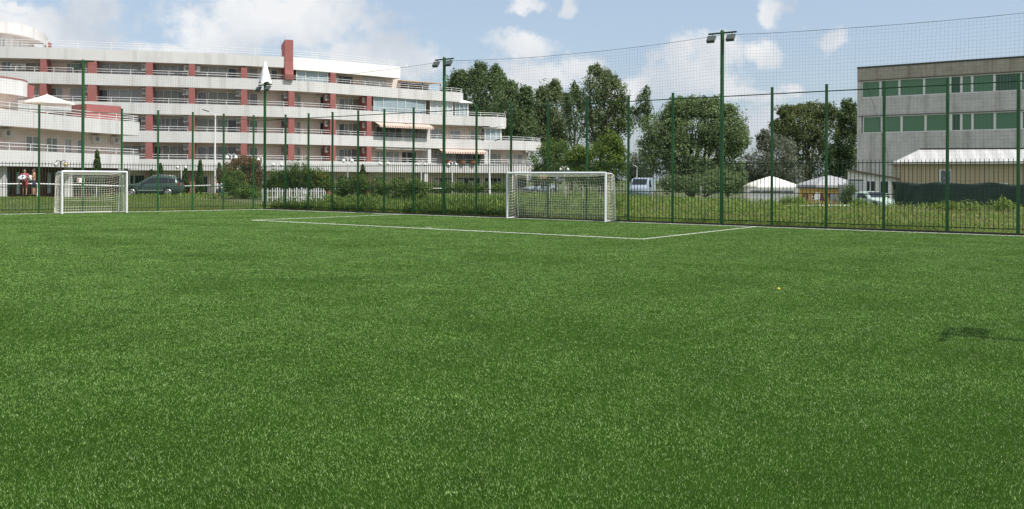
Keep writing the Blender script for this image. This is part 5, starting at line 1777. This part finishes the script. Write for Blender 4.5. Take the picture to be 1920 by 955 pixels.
# single bushy weed clumps that stand out of the field
for (px, py, rx, ry, Y, lab) in ((1487, 378, 20, 7, 63, 'leafy green weed clump in front of the white panel wall'), (1612, 384, 16, 8, 60, 'pale green weed clump in front of the shed door'),
                                 (1880, 384, 22, 8, 50, 'broad leaved weed clump at the foot of the shade cloth'), (1800, 388, 40, 7, 51, 'long weed clump under the middle of the shade cloth')):
    tree('weed_clump', lab, [(px, py, rx, ry), (px + rx * .5, py + 2, rx * .6, ry * .8), (px - rx * .5, py + 3, rx * .6, ry * .7)], Y, M_WEED, 0.075, 1.0, r_trunk=0.03, cat='weed clump')

# ------------------------------------------------------------------ cars
def car(label, loc, rz, paint, kind='suv', L_=4.7, name='parked_car', scale=1.0):
    """x forward (front at +x), y left; profile lofted from stations"""
    root = thing(name, label, 'car', loc, None, rz)
    if kind == 'suv':
        #      x,    zlow, zbelt, wlow, wbelt, ztop, wtop
        st = [(2.36, .42, .66, .62, .66, .74, .60), (2.28, .30, .80, .80, .80, .90, .74), (2.0, .26, .90, .88, .88, 1.00, .80), (1.25, .26, .98, .92, .92, 1.07, .84),
              (0.95, .26, 1.00, .92, .92, 1.12, .84), (0.10, .26, 1.03, .92, .93, 1.66, .68), (-0.5, .26, 1.05, .92, .93, 1.72, .68), (-1.4, .26, 1.08, .92, .92, 1.69, .67), (-1.95, .28, 1.10, .90, .90, 1.58, .66), (-2.25, .32, 1.10, .86, .86, 1.14, .80), (-2.34, .42, .80, .78, .80, .86, .74)]
        wb, wr, wx = 0.95, 0.355, (1.45, -1.40)
    elif kind == 'van':
        st = [(2.5, .45, .8, .8, .84, 1.0, .8), (2.4, .3, 1.0, .9, .92, 1.12, .85), (1.9, .28, 1.1, .95, .96, 1.35, .88), (1.2, .28, 1.15, .96, .98, 2.0, .84), (0.4, .28, 1.15, .96, .98, 2.1, .84), (-1.5, .28, 1.15, .96, .98, 2.1, .84), (-2.4, .3, 1.15, .94, .96, 2.05, .82), (-2.5, .4, 1.1, .92, .94, 1.98, .80)]
        wb, wr, wx = 0.98, 0.34, (1.6, -1.5)
    else:
        st = [(2.05, .40, .56, .60, .64, .62, .58), (1.98, .26, .66, .76, .78, .74, .70), (1.7, .22, .74, .82, .82, .82, .74), (0.85, .22, .84, .84, .84, .92, .76), (0.65, .22, .85, .84, .84, .95, .76),
              (-0.05, .22, .88, .84, .84, 1.36, .62), (-0.8, .22, .89, .84, .84, 1.38, .62), (-1.3, .22, .90, .84, .84, 1.28, .62), (-1.75, .25, .90, .80, .80, .96, .72), (-2.0, .30, .80, .76, .78, .86, .70)]
        wb, wr, wx = 0.88, 0.30, (1.25, -1.2)
    mb = MB(); k = 12
    for (x, zl, zb, wl, wbt, zt, wt) in st:
        ring = [(wl * .9, zl), (wl, zl + .10), (wbt + .015, (zl + zb) / 2), (wbt, zb), (wt + (wbt - wt) * .12, zt - .06 if zt - zb < .2 else zt - .10), (wt * .86, zt)]
        for (yy, zz) in ring: mb.v.append((x, yy, zz))
        for (yy, zz) in reversed(ring): mb.v.append((x, -yy, zz))
    for i in range(len(st) - 1):
        for q in range(k):
            mb.f.append((i * k + q, i * k + (q + 1) % k, (i + 1) * k + (q + 1) % k, (i + 1) * k + q))
    mb.f.append(tuple(range(k))); mb.f.append(tuple((len(st) - 1) * k + q for q in reversed(range(k))))
    mb.build('body', paint, root, smooth=True)
    # glass: side windows lie a little proud of the sloping cabin side
    def side(i, u):
        x, zl, zb, wl, wbt, zt, wt = st[i]
        lo = Vector((x, wbt, zb)); hi = Vector((x, wt + (wbt - wt) * .12, zt - .10))
        return lo.lerp(hi, u)
    cab = [i for i in range(len(st)) if st[i][5] - st[i][2] > 0.4]
    i0, i1 = cab[0], cab[-1]
    for s in (-1, 1):
        for (ia, ib) in zip(cab[:-1], cab[1:]):
            if kind == 'van' and ia > cab[0]: continue
            a0, a1, b0, b1 = side(ia, .10), side(ia, .92), side(ib, .10), side(ib, .92)
            ins = (a0 - b0) * 0.04
            pts = [a0 - ins, b0 + ins, b1 + ins, a1 - ins]
            mb = MB(); mb.poly([(p.x, s * (p.y + .012), p.z) for p in pts]); mb.build('side_window', M_CARGLASS, root)
        if i0 > 0:
            a0, b0, b1 = side(i0 - 1, .6), side(i0, .10), side(i0, .9)
            a0 = Vector((st[i0 - 1][0] - 0.28, st[i0 - 1][4] - .01, st[i0][2] + .03))
            mb = MB(); mb.poly([(p.x, s * (p.y + .012), p.z) for p in (a0, b0, b1)]); mb.build('side_window', M_CARGLASS, root)
    # windscreens
    def scr(i, j, nm):
        xa_, zt1, wt1 = st[i][0], st[i][5], st[i][6]; xb_, zt2, wt2 = st[j][0], st[j][5], st[j][6]
        d = 0.02 * (1 if xa_ > xb_ else -1)
        a = Vector((xa_, wt1 * .82, zt1)); b = Vector((xb_, wt2 * .80, zt2))
        p, q = a.lerp(b, .08), a.lerp(b, .92)
        mb = MB(); mb.poly([(p.x + d, -p.y, p.z + .012), (p.x + d, p.y, p.z + .012), (q.x + d, q.y, q.z + .012), (q.x + d, -q.y, q.z + .012)]); mb.build(nm, M_CARGLASS, root)
    scr(i0 - 1, i0, 'windscreen')
    if i1 + 1 < len(st): scr(i1 + 1, i1, 'rear_window')
    for x in wx:
        for s in (-1, 1):
            mb = MB()
            mb.tube([(x, s * (wb - .20), wr), (x, s * (wb - .18), wr), (x, s * (wb - .02), wr), (x, s * wb, wr)], [wr * .92, wr, wr, wr * .93], 22)
            wl_ = mb.build('wheel', M_BLACK, root, smooth=True)
            g = MB()
            g.tube([(x, s * wb, wr), (x, s * (wb + .012), wr)], wr * .20, 12)
            for q in range(5):
                an = 2 * math.pi * q / 5 + .3
                dx_, dz_ = math.cos(an), math.sin(an)
                g.obox(Vector((x + dx_ * wr * .1 - dz_ * .035, s * (wb + .001), wr + dz_ * wr * .1 + dx_ * .035)), Vector((dx_, 0, dz_)) * wr * .55, Vector((dz_, 0, -dx_)) * .07, Vector((0, s * .012, 0)))
            rim = [(x + math.cos(2 * math.pi * q / 24) * wr * .68, s * (wb + .003), wr + math.sin(2 * math.pi * q / 24) * wr * .68) for q in range(25)]
            g.tube(rim, .022, 5, False)
            g.build('rim', M_ALLOY, wl_, fix=True)
    for s in (-1, 1):
        mb = MB(); mb.box((st[2][0] + .14 if kind == 'suv' else st[1][0] - .04, s * (st[1][3] - .14), st[1][2] - .02), .2, .30, .15); mb.build('headlight', mat('headlight_glass', (.62, .64, .66), .1), root)
        mb = MB(); xr = st[-2][0]; mb.box((xr + .03, s * (st[-2][3] - .07), st[-2][2] - .08), .16, .18, .26); mb.build('tail_light', mat('tail_light_red', (.25, .015, .015), .2), root)
        mb = MB(); xm = st[i0 - 1][0] - .35; mb.box((xm, s * (st[i0][4] + .10), st[i0][2] + .10), .12, .20, .15); mb.build('mirror', M_BLACK if kind != 'suv' else paint, root)
        if kind == 'suv':
            mb = MB(); mb.tube([(-.05, s * .60, 1.70), (-.4, s * .60, 1.78), (-1.4, s * .58, 1.76), (-1.7, s * .57, 1.67)], .022, 6); mb.build('roof_rail', M_ALLOY, root)
            mb = MB(); mb.obox((-1.0, s * .93, .50), (2.0, 0, 0), (0, s * .02, 0), (0, 0, .05)); mb.build('side_trim', M_ALLOY, root)
            mb = MB(); mb.obox((1.55 - .45, s * .80, .2), (.0, 0, 0), (0, s * .1, 0), (0, 0, .01)) if False else None
    # dark wheel arches
    for x in wx:
        for s in (-1, 1):
            mb = MB()
            arc = [(x + math.cos(math.pi * q / 12) * (wr + .075), s * (st[3][3] + .012), wr + math.sin(math.pi * q / 12) * (wr + .075)) for q in range(13)]
            mb.tube(arc, .045, 6); mb.build('wheel_arch', M_BLACK, root, smooth=True)
    return root

M_CARGREEN = mat('dark_green_car_paint', (0.040, 0.075, 0.066), 0.28, spec=0.6)
M_CARPALE = mat('pale_green_car_paint', (0.42, 0.52, 0.46), 0.25)
M_CARWHITE = mat('white_car_paint', (0.70, 0.72, 0.74), 0.28)
M_CARBLUE = mat('pale_blue_car_paint', (0.30, 0.37, 0.45), 0.3)
Yc = 77.0
cx = XP(287, Yc, 1.0)
car('dark green estate car parked on the grass behind the small goal', (cx, Yc, hgt(cx, Yc) + 0.02), R(180 + 8), M_CARGREEN, 'suv')
pcx = XP(1654, 63.5, .6)
car('pale green car facing the pitch under the white shed window', (pcx, 65.0, -0.38), R(-75), M_CARPALE, 'small')
vx = XP(1207, 92, 1)
car('pale van with dark windows parked between goal and willow', (vx, 93, -0.15), R(-108), M_CARBLUE, 'van', name='parked_van')
vx2 = XP(1013, 110, 1)
car('pale blue car half hidden behind the wide goal net near hotel', (vx2, 110, 0.0), R(-150), M_CARBLUE, 'small')

# ------------------------------------------------------------------ lamps
def double_lamp(px, yg, Y, label, dark=False, yellow=False, single=False):
    """white post with two drooping arms and glass globes"""
    x = XP(px, Y, 2.5); zb = 0.12 if Y < 90 else 0.0
    h = ZP(px, yg, Y) - zb
    root = thing('globe_lamp', label, 'lamp post', (x, Y, zb), 'globe lamps along the hotel path')
    m = M_BLACK if dark else M_WHITE
    mb = MB(); mb.tube([(0, 0, -.2), (0, 0, h + .25)], [.06, .045], 8); mb.build('post', m, root, smooth=True)
    for s in ((-1,) if single else (-1, 1)):
        mb = MB()
        pts = [(0, 0, h + .10), (s * .10, 0, h + .26), (s * .22, 0, h + .32), (s * .32, 0, h + .24), (s * .36, 0, h + .13)]
        mb.tube(pts, .022, 6); mb.tube([(s * .36, 0, h + .17), (s * .36, 0, h + .10)], .07, 8); arm = mb.build('arm', m, root, smooth=True)
        g = MB(); g.ball((s * .36, 0, h), .155, 12, 9); g.build('globe', M_GLOBEY if (yellow and s > 0) else M_GLOBE, arm, smooth=True)
for a in ((114, 309, 66, 'globe lamp on a dark post above the small goal left post', True, True), (243, 312, 80, 'white globe lamp standing right of the small goal'),
          (340, 314, 84, 'white globe lamp just behind the tail of the green car'), (434, 296, 76, 'globe lamp whose globes peep over the reddish bush'),
          (520, 309, 82, 'globe lamp half hidden behind the garden bush'), (652, 302, 80, 'white globe lamp between the yellow bush and the lone thuja'),
          (720, 307, 84, 'globe lamp in front of the striped awning bays'), (790, 309, 88, 'globe lamp in front of the small square ground windows'), (848, 309, 92, 'globe lamp before the shops under the right awning')):
    double_lamp(*a)
double_lamp(492, 300, 80, 'globe lamp with a single globe beside the corner pole', single=True)
double_lamp(1058, 318, 98, 'globe lamp peeping over the crossbar of the wide goal')

def street_lamp(px, ytop, Y, label, arms=(-1,)):
    x = XP(px, Y, 4); zb = 0.1
    h = ZP(px, ytop, Y) - zb
    root = thing('street_lamp', label, 'street lamp', (x, Y, zb), 'tall white street lamps')
    mb = MB(); mb.tube([(0.08, 0, -.2), (0, 0, h * .5), (0.03, 0, h)], [.10, .08, .05], 8); mb.build('pole', M_WHITE, root, smooth=True)
    for s in arms:
        mb = MB(); mb.tube([(0, 0, h - .05), (s * .3, 0, h + .08), (s * .6, 0, h + .22)], .025, 6); arm = mb.build('arm', M_WHITE, root)
        g = MB(); g.prism([(0, 0), (.55, .18), (.52, .26), (0, .09)], (s * .5, -.09, h + .15), (s, 0, 0), (0, 0, 1), (0, .18, 0)); g.build('lamp_head', M_LAMP, arm)
street_lamp(403, 214, 78, 'tall white street lamp with one arm left of the reddish bush')
street_lamp(917.5, 268, 84, 'tall white street lamp with two arms near the hotel end', (-1, 1))
street_lamp(1194.5, 312, 96, 'short distant white street lamp in the gap by the willow')

# ------------------------------------------------------------------ terrace parasols
def parasol_open(px, ytop, yrim, wpx, Y, zfloor, label):
    x = XP(px, Y, 7.5); zt = ZP(px, ytop, Y) - zfloor; zr = ZP(px, yrim, Y) - zfloor; r = wpx * Y / F / 2
    root = thing('parasol', label, 'parasol', (x, Y, zfloor), None, R(20))
    mb = MB(); n = 8
    for k in range(n):
        a0, a1 = 2 * math.pi * k / n, 2 * math.pi * (k + 1) / n
        prev = None
        for j in range(7):
            q = j / 6
            sag = 0.05 * math.sin(math.pi * q)
            rr = r * q; z = zt + (zr - zt) * q - sag
            p, s = Vector((math.cos(a0) * rr, math.sin(a0) * rr, z)), Vector((math.cos(a1) * rr, math.sin(a1) * rr, z))
            if prev:
                mb.poly([prev[0], p, s, prev[1]] if j > 1 else [prev[0], p, s])
            prev = (p, s)
        mb.poly([prev[0], prev[0] - Vector((0, 0, .16)), prev[1] - Vector((0, 0, .16)), prev[1]])
    o = mb.build('canopy', M_CANVAS, root, fix=False); o.modifiers.new('thickness', 'SOLIDIFY').thickness = .01
    mb = MB(); mb.tube([(0, 0, 0), (0, 0, zt + .06)], .035, 8); mb.build('pole', M_ALLOY, root)
parasol_open(88.5, 177, 192, 94, 72.0, WTOP[1] - BH + .26, 'open cream parasol on the wing terrace beside the terracotta box')
q = KF
zf = 6.98
root = thing('parasol', 'folded white parasol fixed upright on the top of the corner pole', 'parasol', (q.x, q.y, zf))
zt = 1.32; zl = 0.10
mb = MB(); n = 16
for j in range(9):
    u = j / 8
    for k in range(n):
        a = 2 * math.pi * k / n
        rr = (0.03 + 0.30 * u ** 0.85) * (1 + (0.22 * u) * math.cos(a * 4 + .6))
        mb.v.append((math.cos(a) * rr, math.sin(a) * rr, zt + (zl - zt) * u - 0.06 * u * math.cos(a * 4 + .6)))
for j in range(8):
    for k in range(n):
        mb.f.append((j * n + k, j * n + (k + 1) % n, (j + 1) * n + (k + 1) % n, (j + 1) * n + k))
mb.f.append(tuple(range(n)))
mb.build('canopy', mat('bright_canvas', (.86, .86, .88), .7), root, smooth=True)
mb = MB(); mb.tube([(0, 0, 0), (0, 0, zt)], .035, 8); mb.build('pole', M_ALLOY, root)

# ------------------------------------------------------------------ rails, pickets, stakes, sign
def pipe_rail(name, label, pts, hh, step=2.2):
    root = thing(name, label, 'railing', (pts[0].x, pts[0].y, 0))
    o = pts[0]
    mb = MB(); mb.tube([(p.x - o.x, p.y - o.y, hgt(p.x, p.y) + hh) for p in pts], .045, 7); mb.build('rail', M_WHITE, root)
    for a, b in zip(pts[:-1], pts[1:]):
        n = max(1, int((b - a).length / step))
        for k in range(n):
            p = a.lerp(b, k / n); z = hgt(p.x, p.y)
            mb = MB(); mb.tube([(p.x - o.x, p.y - o.y, z - .1), (p.x - o.x, p.y - o.y, z + hh)], .03, 6); mb.build('post', M_WHITE, root)
def rp(px, Y): return Vector((XP(px, Y, 1), Y, 0))
pipe_rail('pipe_railing', 'white pipe railing running past the two people behind small goal', [rp(-60, 61), rp(70, 65), rp(232, 71)], 0.92)
pipe_rail('pipe_railing', 'white pipe railing right of the tail of the green car', [rp(338, 82), rp(395, 82)], 0.95)
pipe_rail('pipe_railing', 'white pipe railing in front of the hotel shops and low hedge', [rp(610, 80), rp(720, 81), rp(835, 83)], 0.78)
root = thing('picket_fence', 'white picket fence in front of the garden bush and yellow bush', 'fence', (XP(492, 66, 1), 66, 0))
o = root.location
mb = MB()
xs0, xs1 = XP(492, 66, 1), XP(610, 66, 1)
n = int((xs1 - xs0) / .17)
for k in range(n):
    if random.random() < .12: continue
    mb.obox((xs0 + (xs1 - xs0) * k / n - o.x, random.uniform(-.01, .01), .1), (.075, 0, 0), (0, .02, 0), (0, 0, random.uniform(.86, .98)))
mb.build('pickets', M_WHITE, root)
mb = MB(); mb.obox((0, .03, .35), (xs1 - xs0, 0, 0), (0, .03, 0), (0, 0, .06)); mb.obox((0, .03, .8), (xs1 - xs0, 0, 0), (0, .03, 0), (0, 0, .06)); mb.build('rail', M_WHITE, root)
mb = MB(); mb.obox((XP(568, 66, 1) - o.x, -.03, .62), (.32, 0, 0), (0, .015, 0), (0, 0, .28)); mb.build('plate', M_WHITE, root)

labs = ['leaning stake seen through the left part of the wide goal', 'first of two touching stakes behind the goal net', 'second of two touching stakes behind the goal net',
        'stake behind the right half of the wide goal net', 'stake close to the right post of the wide goal', 'thin stake below the pale van', 'stake right of the pale van', 'stake at the foot of the round willow']
for (px, yt, Y), lb in zip(((1029.5, 346, 66), (1060, 348, 66), (1062.5, 348, 67), (1092.5, 348, 66), (1126, 349, 65), (1223, 350, 66), (1235.5, 348, 66), (1313.5, 349, 68)), labs):
    x = XP(px, Y, 1); h = ZP(px, yt, Y)
    mb = MB(); mb.tube([(0, 0, -.4), (random.uniform(-.04, .04), 0, h * .55), (random.uniform(-.05, .05), .02, h)], [.055, .05, .045], 7)
    mb.tube([(0.03, -.02, h * .8), (.07, -.02, h * .8)], .012, 5)
    o = mb.build('stake', M_STAKE); o.location = (x, Y, hgt(x, Y) * .0)
    tag(o, 'grey wooden ' + lb, 'stake', 'wooden stakes in the field')

# little board on the short fence, seen through the goal
pS = ray_line(151.5, oL, dL, 1.7); nI = -VN
root = thing('notice_board', 'small white and red notice board hanging on the short fence behind the goal', 'sign', (pS.x, pS.y, 1.48), None, math.atan2(dL.y, dL.x) + math.pi)
mb = MB(); mb.obox((-.16, -.05, 0), (.32, 0, 0), (0, .02, 0), (0, 0, .23)); mb.build('board', M_WHITE, root)
mb = MB(); mb.obox((-.14, -.056, .03), (.05, 0, 0), (0, .005, 0), (0, 0, .17)); mb.build('print', mat('sign_red', (.45, .03, .03), .5), root)
# straw parasol left of the goal bar
px = 1019; Y = 96; x = XP(px, Y, 2)
root = thing('straw_parasol', 'brown straw parasol just under the corner of the hotel end', 'parasol', (x, Y, 0))
mb = MB(); h1, h2 = ZP(px, 325, Y), ZP(px, 336, Y)
mb.tube([(0, 0, h1), (0, 0, (h1 + h2) / 2 + .05), (0, 0, h2)], [.05, .42, .75], 14); mb.build('straw_roof', mat('straw', (.16, .11, .06), .9, var=.3, scale=10), root)
mb = MB(); mb.tube([(0, 0, -.2), (0, 0, h1 + .05)], .05, 7); mb.build('pole', M_BARK, root)

# ------------------------------------------------------------------ people
def person(label, loc, rz, H, top_m, bot_m, hair_m, pose, bare=False, held=None, long_legs=False):
    """one continuous body fused from tapered limbs by a voxel remesh; clothes and hair are worn over it"""
    root = thing('person', label, 'person', loc, None, rz)
    s = H / 1.75
    V_ = lambda *a: Vector(a) * s
    hipL, hipR = V_(.09, 0, .92), V_(-.09, 0, .92)
    kneeL, kneeR = V_(.11, -.05 + pose['stride'] * -.5, .50), V_(-.11, -.02 + pose['stride'] * .5, .50)
    ankL, ankR = V_(.11, -.02 - pose['stride'] * .6, .09), V_(-.11, .04 + pose['stride'], .09)
    shL, shR = V_(.185, 0, 1.42), V_(-.185, 0, 1.42)
    el = {}
    mb = MB()
    def lim(a, b, r0, r1, n=5):
        mb.tube([a.lerp(b, i / n) for i in range(n + 1)], [(r0 + (r1 - r0) * i / n) * s for i in range(n + 1)], 10); mb.ball(a, r0 * s, 10, 7); mb.ball(b, r1 * s, 10, 7)
    # torso as stacked ellipses
    n = 12; base = len(mb.v)
    sec = [(.86, .15, .10), (.95, .165, .115), (1.05, .15, .105), (1.15, .15, .105), (1.28, .175, .12), (1.38, .19, .11), (1.44, .17, .085), (1.48, .09, .065), (1.52, .055, .055)]
    for (z, a, b) in sec:
        for k in range(n):
            an = 2 * math.pi * k / n; mb.v.append(tuple(V_(a * math.cos(an), b * math.sin(an), z)))
    for j in range(len(sec) - 1):
        for k in range(n): mb.f.append((base + j * n + k, base + j * n + (k + 1) % n, base + (j + 1) * n + (k + 1) % n, base + (j + 1) * n + k))
    mb.f.append(tuple(base + k for k in reversed(range(n)))); mb.f.append(tuple(base + (len(sec) - 1) * n + k for k in range(n)))
    lim(V_(0, 0, 1.46), V_(0, -.015, 1.56), .058, .052)
    mb.ball(V_(0, -.02, 1.645), .105 * s, 16, 12, (.76, .92, 1.12))           # skull
    mb.ball(V_(0, -.05, 1.595), .07 * s, 12, 9, (.82, .9, .9))                # jaw
    mb.ball(V_(0, -.128, 1.625), .018 * s, 8, 6, (.8, 1, 1.4))                # nose
    for q in (-1, 1):
        mb.ball(V_(q * .082, -.01, 1.63), .026 * s, 8, 6, (.45, .8, 1.25))    # ears
    for (h, k, a, q) in ((hipL, kneeL, ankL, 1), (hipR, kneeR, ankR, -1)):
        lim(h, k, .088, .058); lim(k, a, .056, .038)
        lim(a + V_(0, .04, -.045), a + V_(q * .015, -.15, -.06), .04, .032)
    for (sh, q) in ((shL, 1), (shR, -1)):
        e, wv = pose['armL'] if q > 0 else pose['armR']
        e = sh + V_(*e); wv = e + V_(*wv)
        lim(sh, e, .052, .040); lim(e, wv, .040, .028)
        d = (wv - e).normalized(); sd_ = d.cross(Vector((0, 0, 1)) if abs(d.z) < .9 else Vector((0, 1, 0))).normalized()
        up_ = sd_.cross(d)
        pc = wv + d * .05 * s
        lim(wv, pc + d * .03 * s, .030, .034, 3)
        for f_, (o_, ln_) in enumerate(((-.030, .070), (-.010, .080), (.010, .075), (.030, .058))):
            b0 = pc + sd_ * o_ * s + d * .04 * s
            b1 = b0 + d * ln_ * .5 * s + up_ * -.012 * s; b2 = b1 + d * ln_ * .42 * s + up_ * -.03 * s
            mb.tube([b0, b1, b2], [.0105 * s, .0095 * s, .008 * s], 6)
        t0 = pc + sd_ * -.032 * s; mb.tube([t0, t0 + (sd_ * -.03 + d * .035) * s, t0 + (sd_ * -.028 + d * .065 - up_ * .012) * s], [.013 * s, .011 * s, .009 * s], 6)
        el[q] = (sh, e, wv, pc)
    body = mb.build('body', M_SKIN, root, fix=True)
    rm = body.modifiers.new('fuse', 'REMESH'); rm.mode = 'VOXEL'; rm.voxel_size = .011; rm.use_smooth_shade = True
    sm = body.modifiers.new('soften', 'SMOOTH'); sm.iterations = 3; sm.factor = .5
    # eyes and mouth
    g = MB()
    for q in (-1, 1): g.ball(V_(q * .034, -.108, 1.65), .012 * s, 8, 6)
    g.build('eyes', M_HAIRD, root)
    # hair
    g = MB(); g.ball(V_(0, .0, 1.672), .112 * s, 14, 10, (.80, .94, 1.02)); g.ball(V_(0, .035, 1.62), .09 * s, 12, 9, (.85, .75, 1.0))
    g.build('hair', hair_m, root, smooth=True)
    # top
    if not bare:
        g = MB()
        base = 0
        for (z, a, b) in [(.88, .178, .125), (.97, .18, .13), (1.05, .17, .122), (1.15, .168, .12), (1.28, .192, .135), (1.38, .205, .125), (1.44, .185, .10), (1.475, .11, .08)]:
            for k in range(16):
                an = 2 * math.pi * k / 16; g.v.append(tuple(V_((a + .006 * math.sin(an * 5)) * math.cos(an), b * math.sin(an), z)))
        for j in range(7):
            for k in range(16): g.f.append((j * 16 + k, j * 16 + (k + 1) % 16, (j + 1) * 16 + (k + 1) % 16, (j + 1) * 16 + k))
        for q in (-1, 1):
            sh, e, wv, pc = el[q]
            g.tube([sh + V_(-q * .03, 0, .01), sh.lerp(e, .35), sh.lerp(e, .75)], [.068 * s, .066 * s, .062 * s], 12, False)
        o = g.build('shirt', top_m, root, smooth=True, fix=True)
        o.modifiers.new('thickness', 'SOLIDIFY').thickness = .006
    # shorts or trousers
    g = MB()
    for (z, a, b) in ((1.0, .172, .122), (.93, .182, .130), (.86, .178, .125)):
        for k in range(16):
            an = 2 * math.pi * k / 16; g.v.append(tuple(V_(a * math.cos(an), b * math.sin(an), z)))
    for j in range(2):
        for k in range(16): g.f.append((j * 16 + k, j * 16 + (k + 1) % 16, (j + 1) * 16 + (k + 1) % 16, (j + 1) * 16 + k))
    for (h, k_, a) in ((hipL, kneeL, ankL), (hipR, kneeR, ankR)):
        if long_legs: g.tube([h + V_(0, 0, -.02), k_, k_.lerp(a, .5), a + V_(0, 0, .03)], [.102 * s, .078 * s, .068 * s, .06 * s], 12, False)
        else: g.tube([h + V_(0, 0, -.02), h.lerp(k_, .5), h.lerp(k_, .95)], [.105 * s, .098 * s, .09 * s], 12, False)
    o = g.build('trousers' if long_legs else 'shorts', bot_m, root, smooth=True); o.modifiers.new('thickness', 'SOLIDIFY').thickness = .006
    # shoes
    for (a, q) in ((ankL, 1), (ankR, -1)):
        g = MB(); c = a + V_(q * .008, -.05, -.05); g.ball(c, .085 * s, 12, 8, (.56, 1.55, .50)); g.build('shoe', M_BLACK, root, smooth=True)
    return root, el, s

M_SHIRTR = mat('faded_red_cloth', (.42, .10, .13), .85, var=.1, scale=6)
M_SHIRTW = mat('white_cloth', (.72, .73, .75), .85, var=.05, scale=6)
M_SHORTR = mat('dark_red_cloth', (.25, .03, .045), .85)
M_SHORTB = mat('dark_blue_cloth', (.03, .035, .06), .85)
M_JEANS = mat('blue_denim', (.05, .07, .12), .85)
carry = dict(stride=.06, armL=((.06, -.12, -.24), (-.08, -.24, .02)), armR=((-.06, -.12, -.24), (.08, -.24, .02)))
walk = dict(stride=.16, armL=((.05, .06, -.27), (.0, -.10, -.22)), armR=((-.05, -.08, -.26), (.02, -.14, -.2)))
p1 = Vector((XP(46.5, 63.5, 1.2), 63.5, 0)); p1.z = hgt(p1.x, p1.y) + .12
p2 = Vector((XP(64, 64.0, 1.2), 64.0, 0)); p2.z = hgt(p2.x, p2.y) + .12
person('person in faded red shirt holding a pale ring before the wing doors', p1, R(15), 1.76, M_SHIRTR, M_SHORTR, M_HAIRD, carry)
person('bare chested person in dark shorts carrying a white bundle', p2, R(-55), 1.80, None, M_SHORTB, M_HAIRD, carry, bare=True)
# what they carry: an inflatable ring and a towel bundle
def ring_mesh(c, R_, r, tilt):
    g = MB()
    pts = [c + Vector((math.cos(2 * math.pi * k / 24) * R_, math.sin(tilt) * math.sin(2 * math.pi * k / 24) * R_, math.cos(tilt) * math.sin(2 * math.pi * k / 24) * R_)) for k in range(25)]
    g.tube(pts, r, 10, False); return g
c = p1 + Vector((.03, -.40, 1.20))
o = ring_mesh(Vector((0, 0, 0)), .20, .075, R(60)).build('swim_ring', mat('pale_vinyl', (.66, .70, .80), .3, var=.12, scale=5), smooth=True); o.location = c
tag(o, 'white and pale blue swim ring held by the person in red', 'swim ring')
g = MB()
for k in range(9):
    g.ball((random.uniform(-.16, .2), random.uniform(-.07, .07), random.uniform(-.14, .14)), random.uniform(.09, .14), 10, 7, (1.2, .8, 1.1))
g.tube([(-.15, 0, -.1), (-.2, -.03, -.35), (-.18, -.02, -.55)], [.11, .09, .05], 8)
o = g.build('towel_bundle', M_SHIRTW); rm = o.modifiers.new('fuse', 'REMESH'); rm.mode = 'VOXEL'; rm.voxel_size = .02; rm.use_smooth_shade = True
o.location = p2 + Vector((-.30, -.28, 1.14)); tag(o, 'bundle of white towels in the arms of the bare chested person', 'towels')
p3 = Vector((XP(407.5, 78, 1), 78, 0)); p3.z = hgt(p3.x, p3.y) + .02
p4 = Vector((XP(415.5, 79, 1), 79, 0)); p4.z = hgt(p4.x, p4.y) + .02
person('fair haired child in white shirt walking left of the reddish bush', p3, R(-40), 1.38, M_SHIRTW, M_JEANS, M_HAIRB, walk)
person('dark haired person in white top and blue trousers beside the reddish bush', p4, R(140), 1.42, M_SHIRTW, M_JEANS, M_HAIRD, walk, long_legs=True)

# ------------------------------------------------------------------ put the building empties at their base
for o, c in ((hotel, Vector((-22, 98, 0))), (wing, Vector((-38, 72, 0)))):
    o.location = c
    for ch in o.children:
        ch.matrix_parent_inverse = Matrix.Translation(-c)
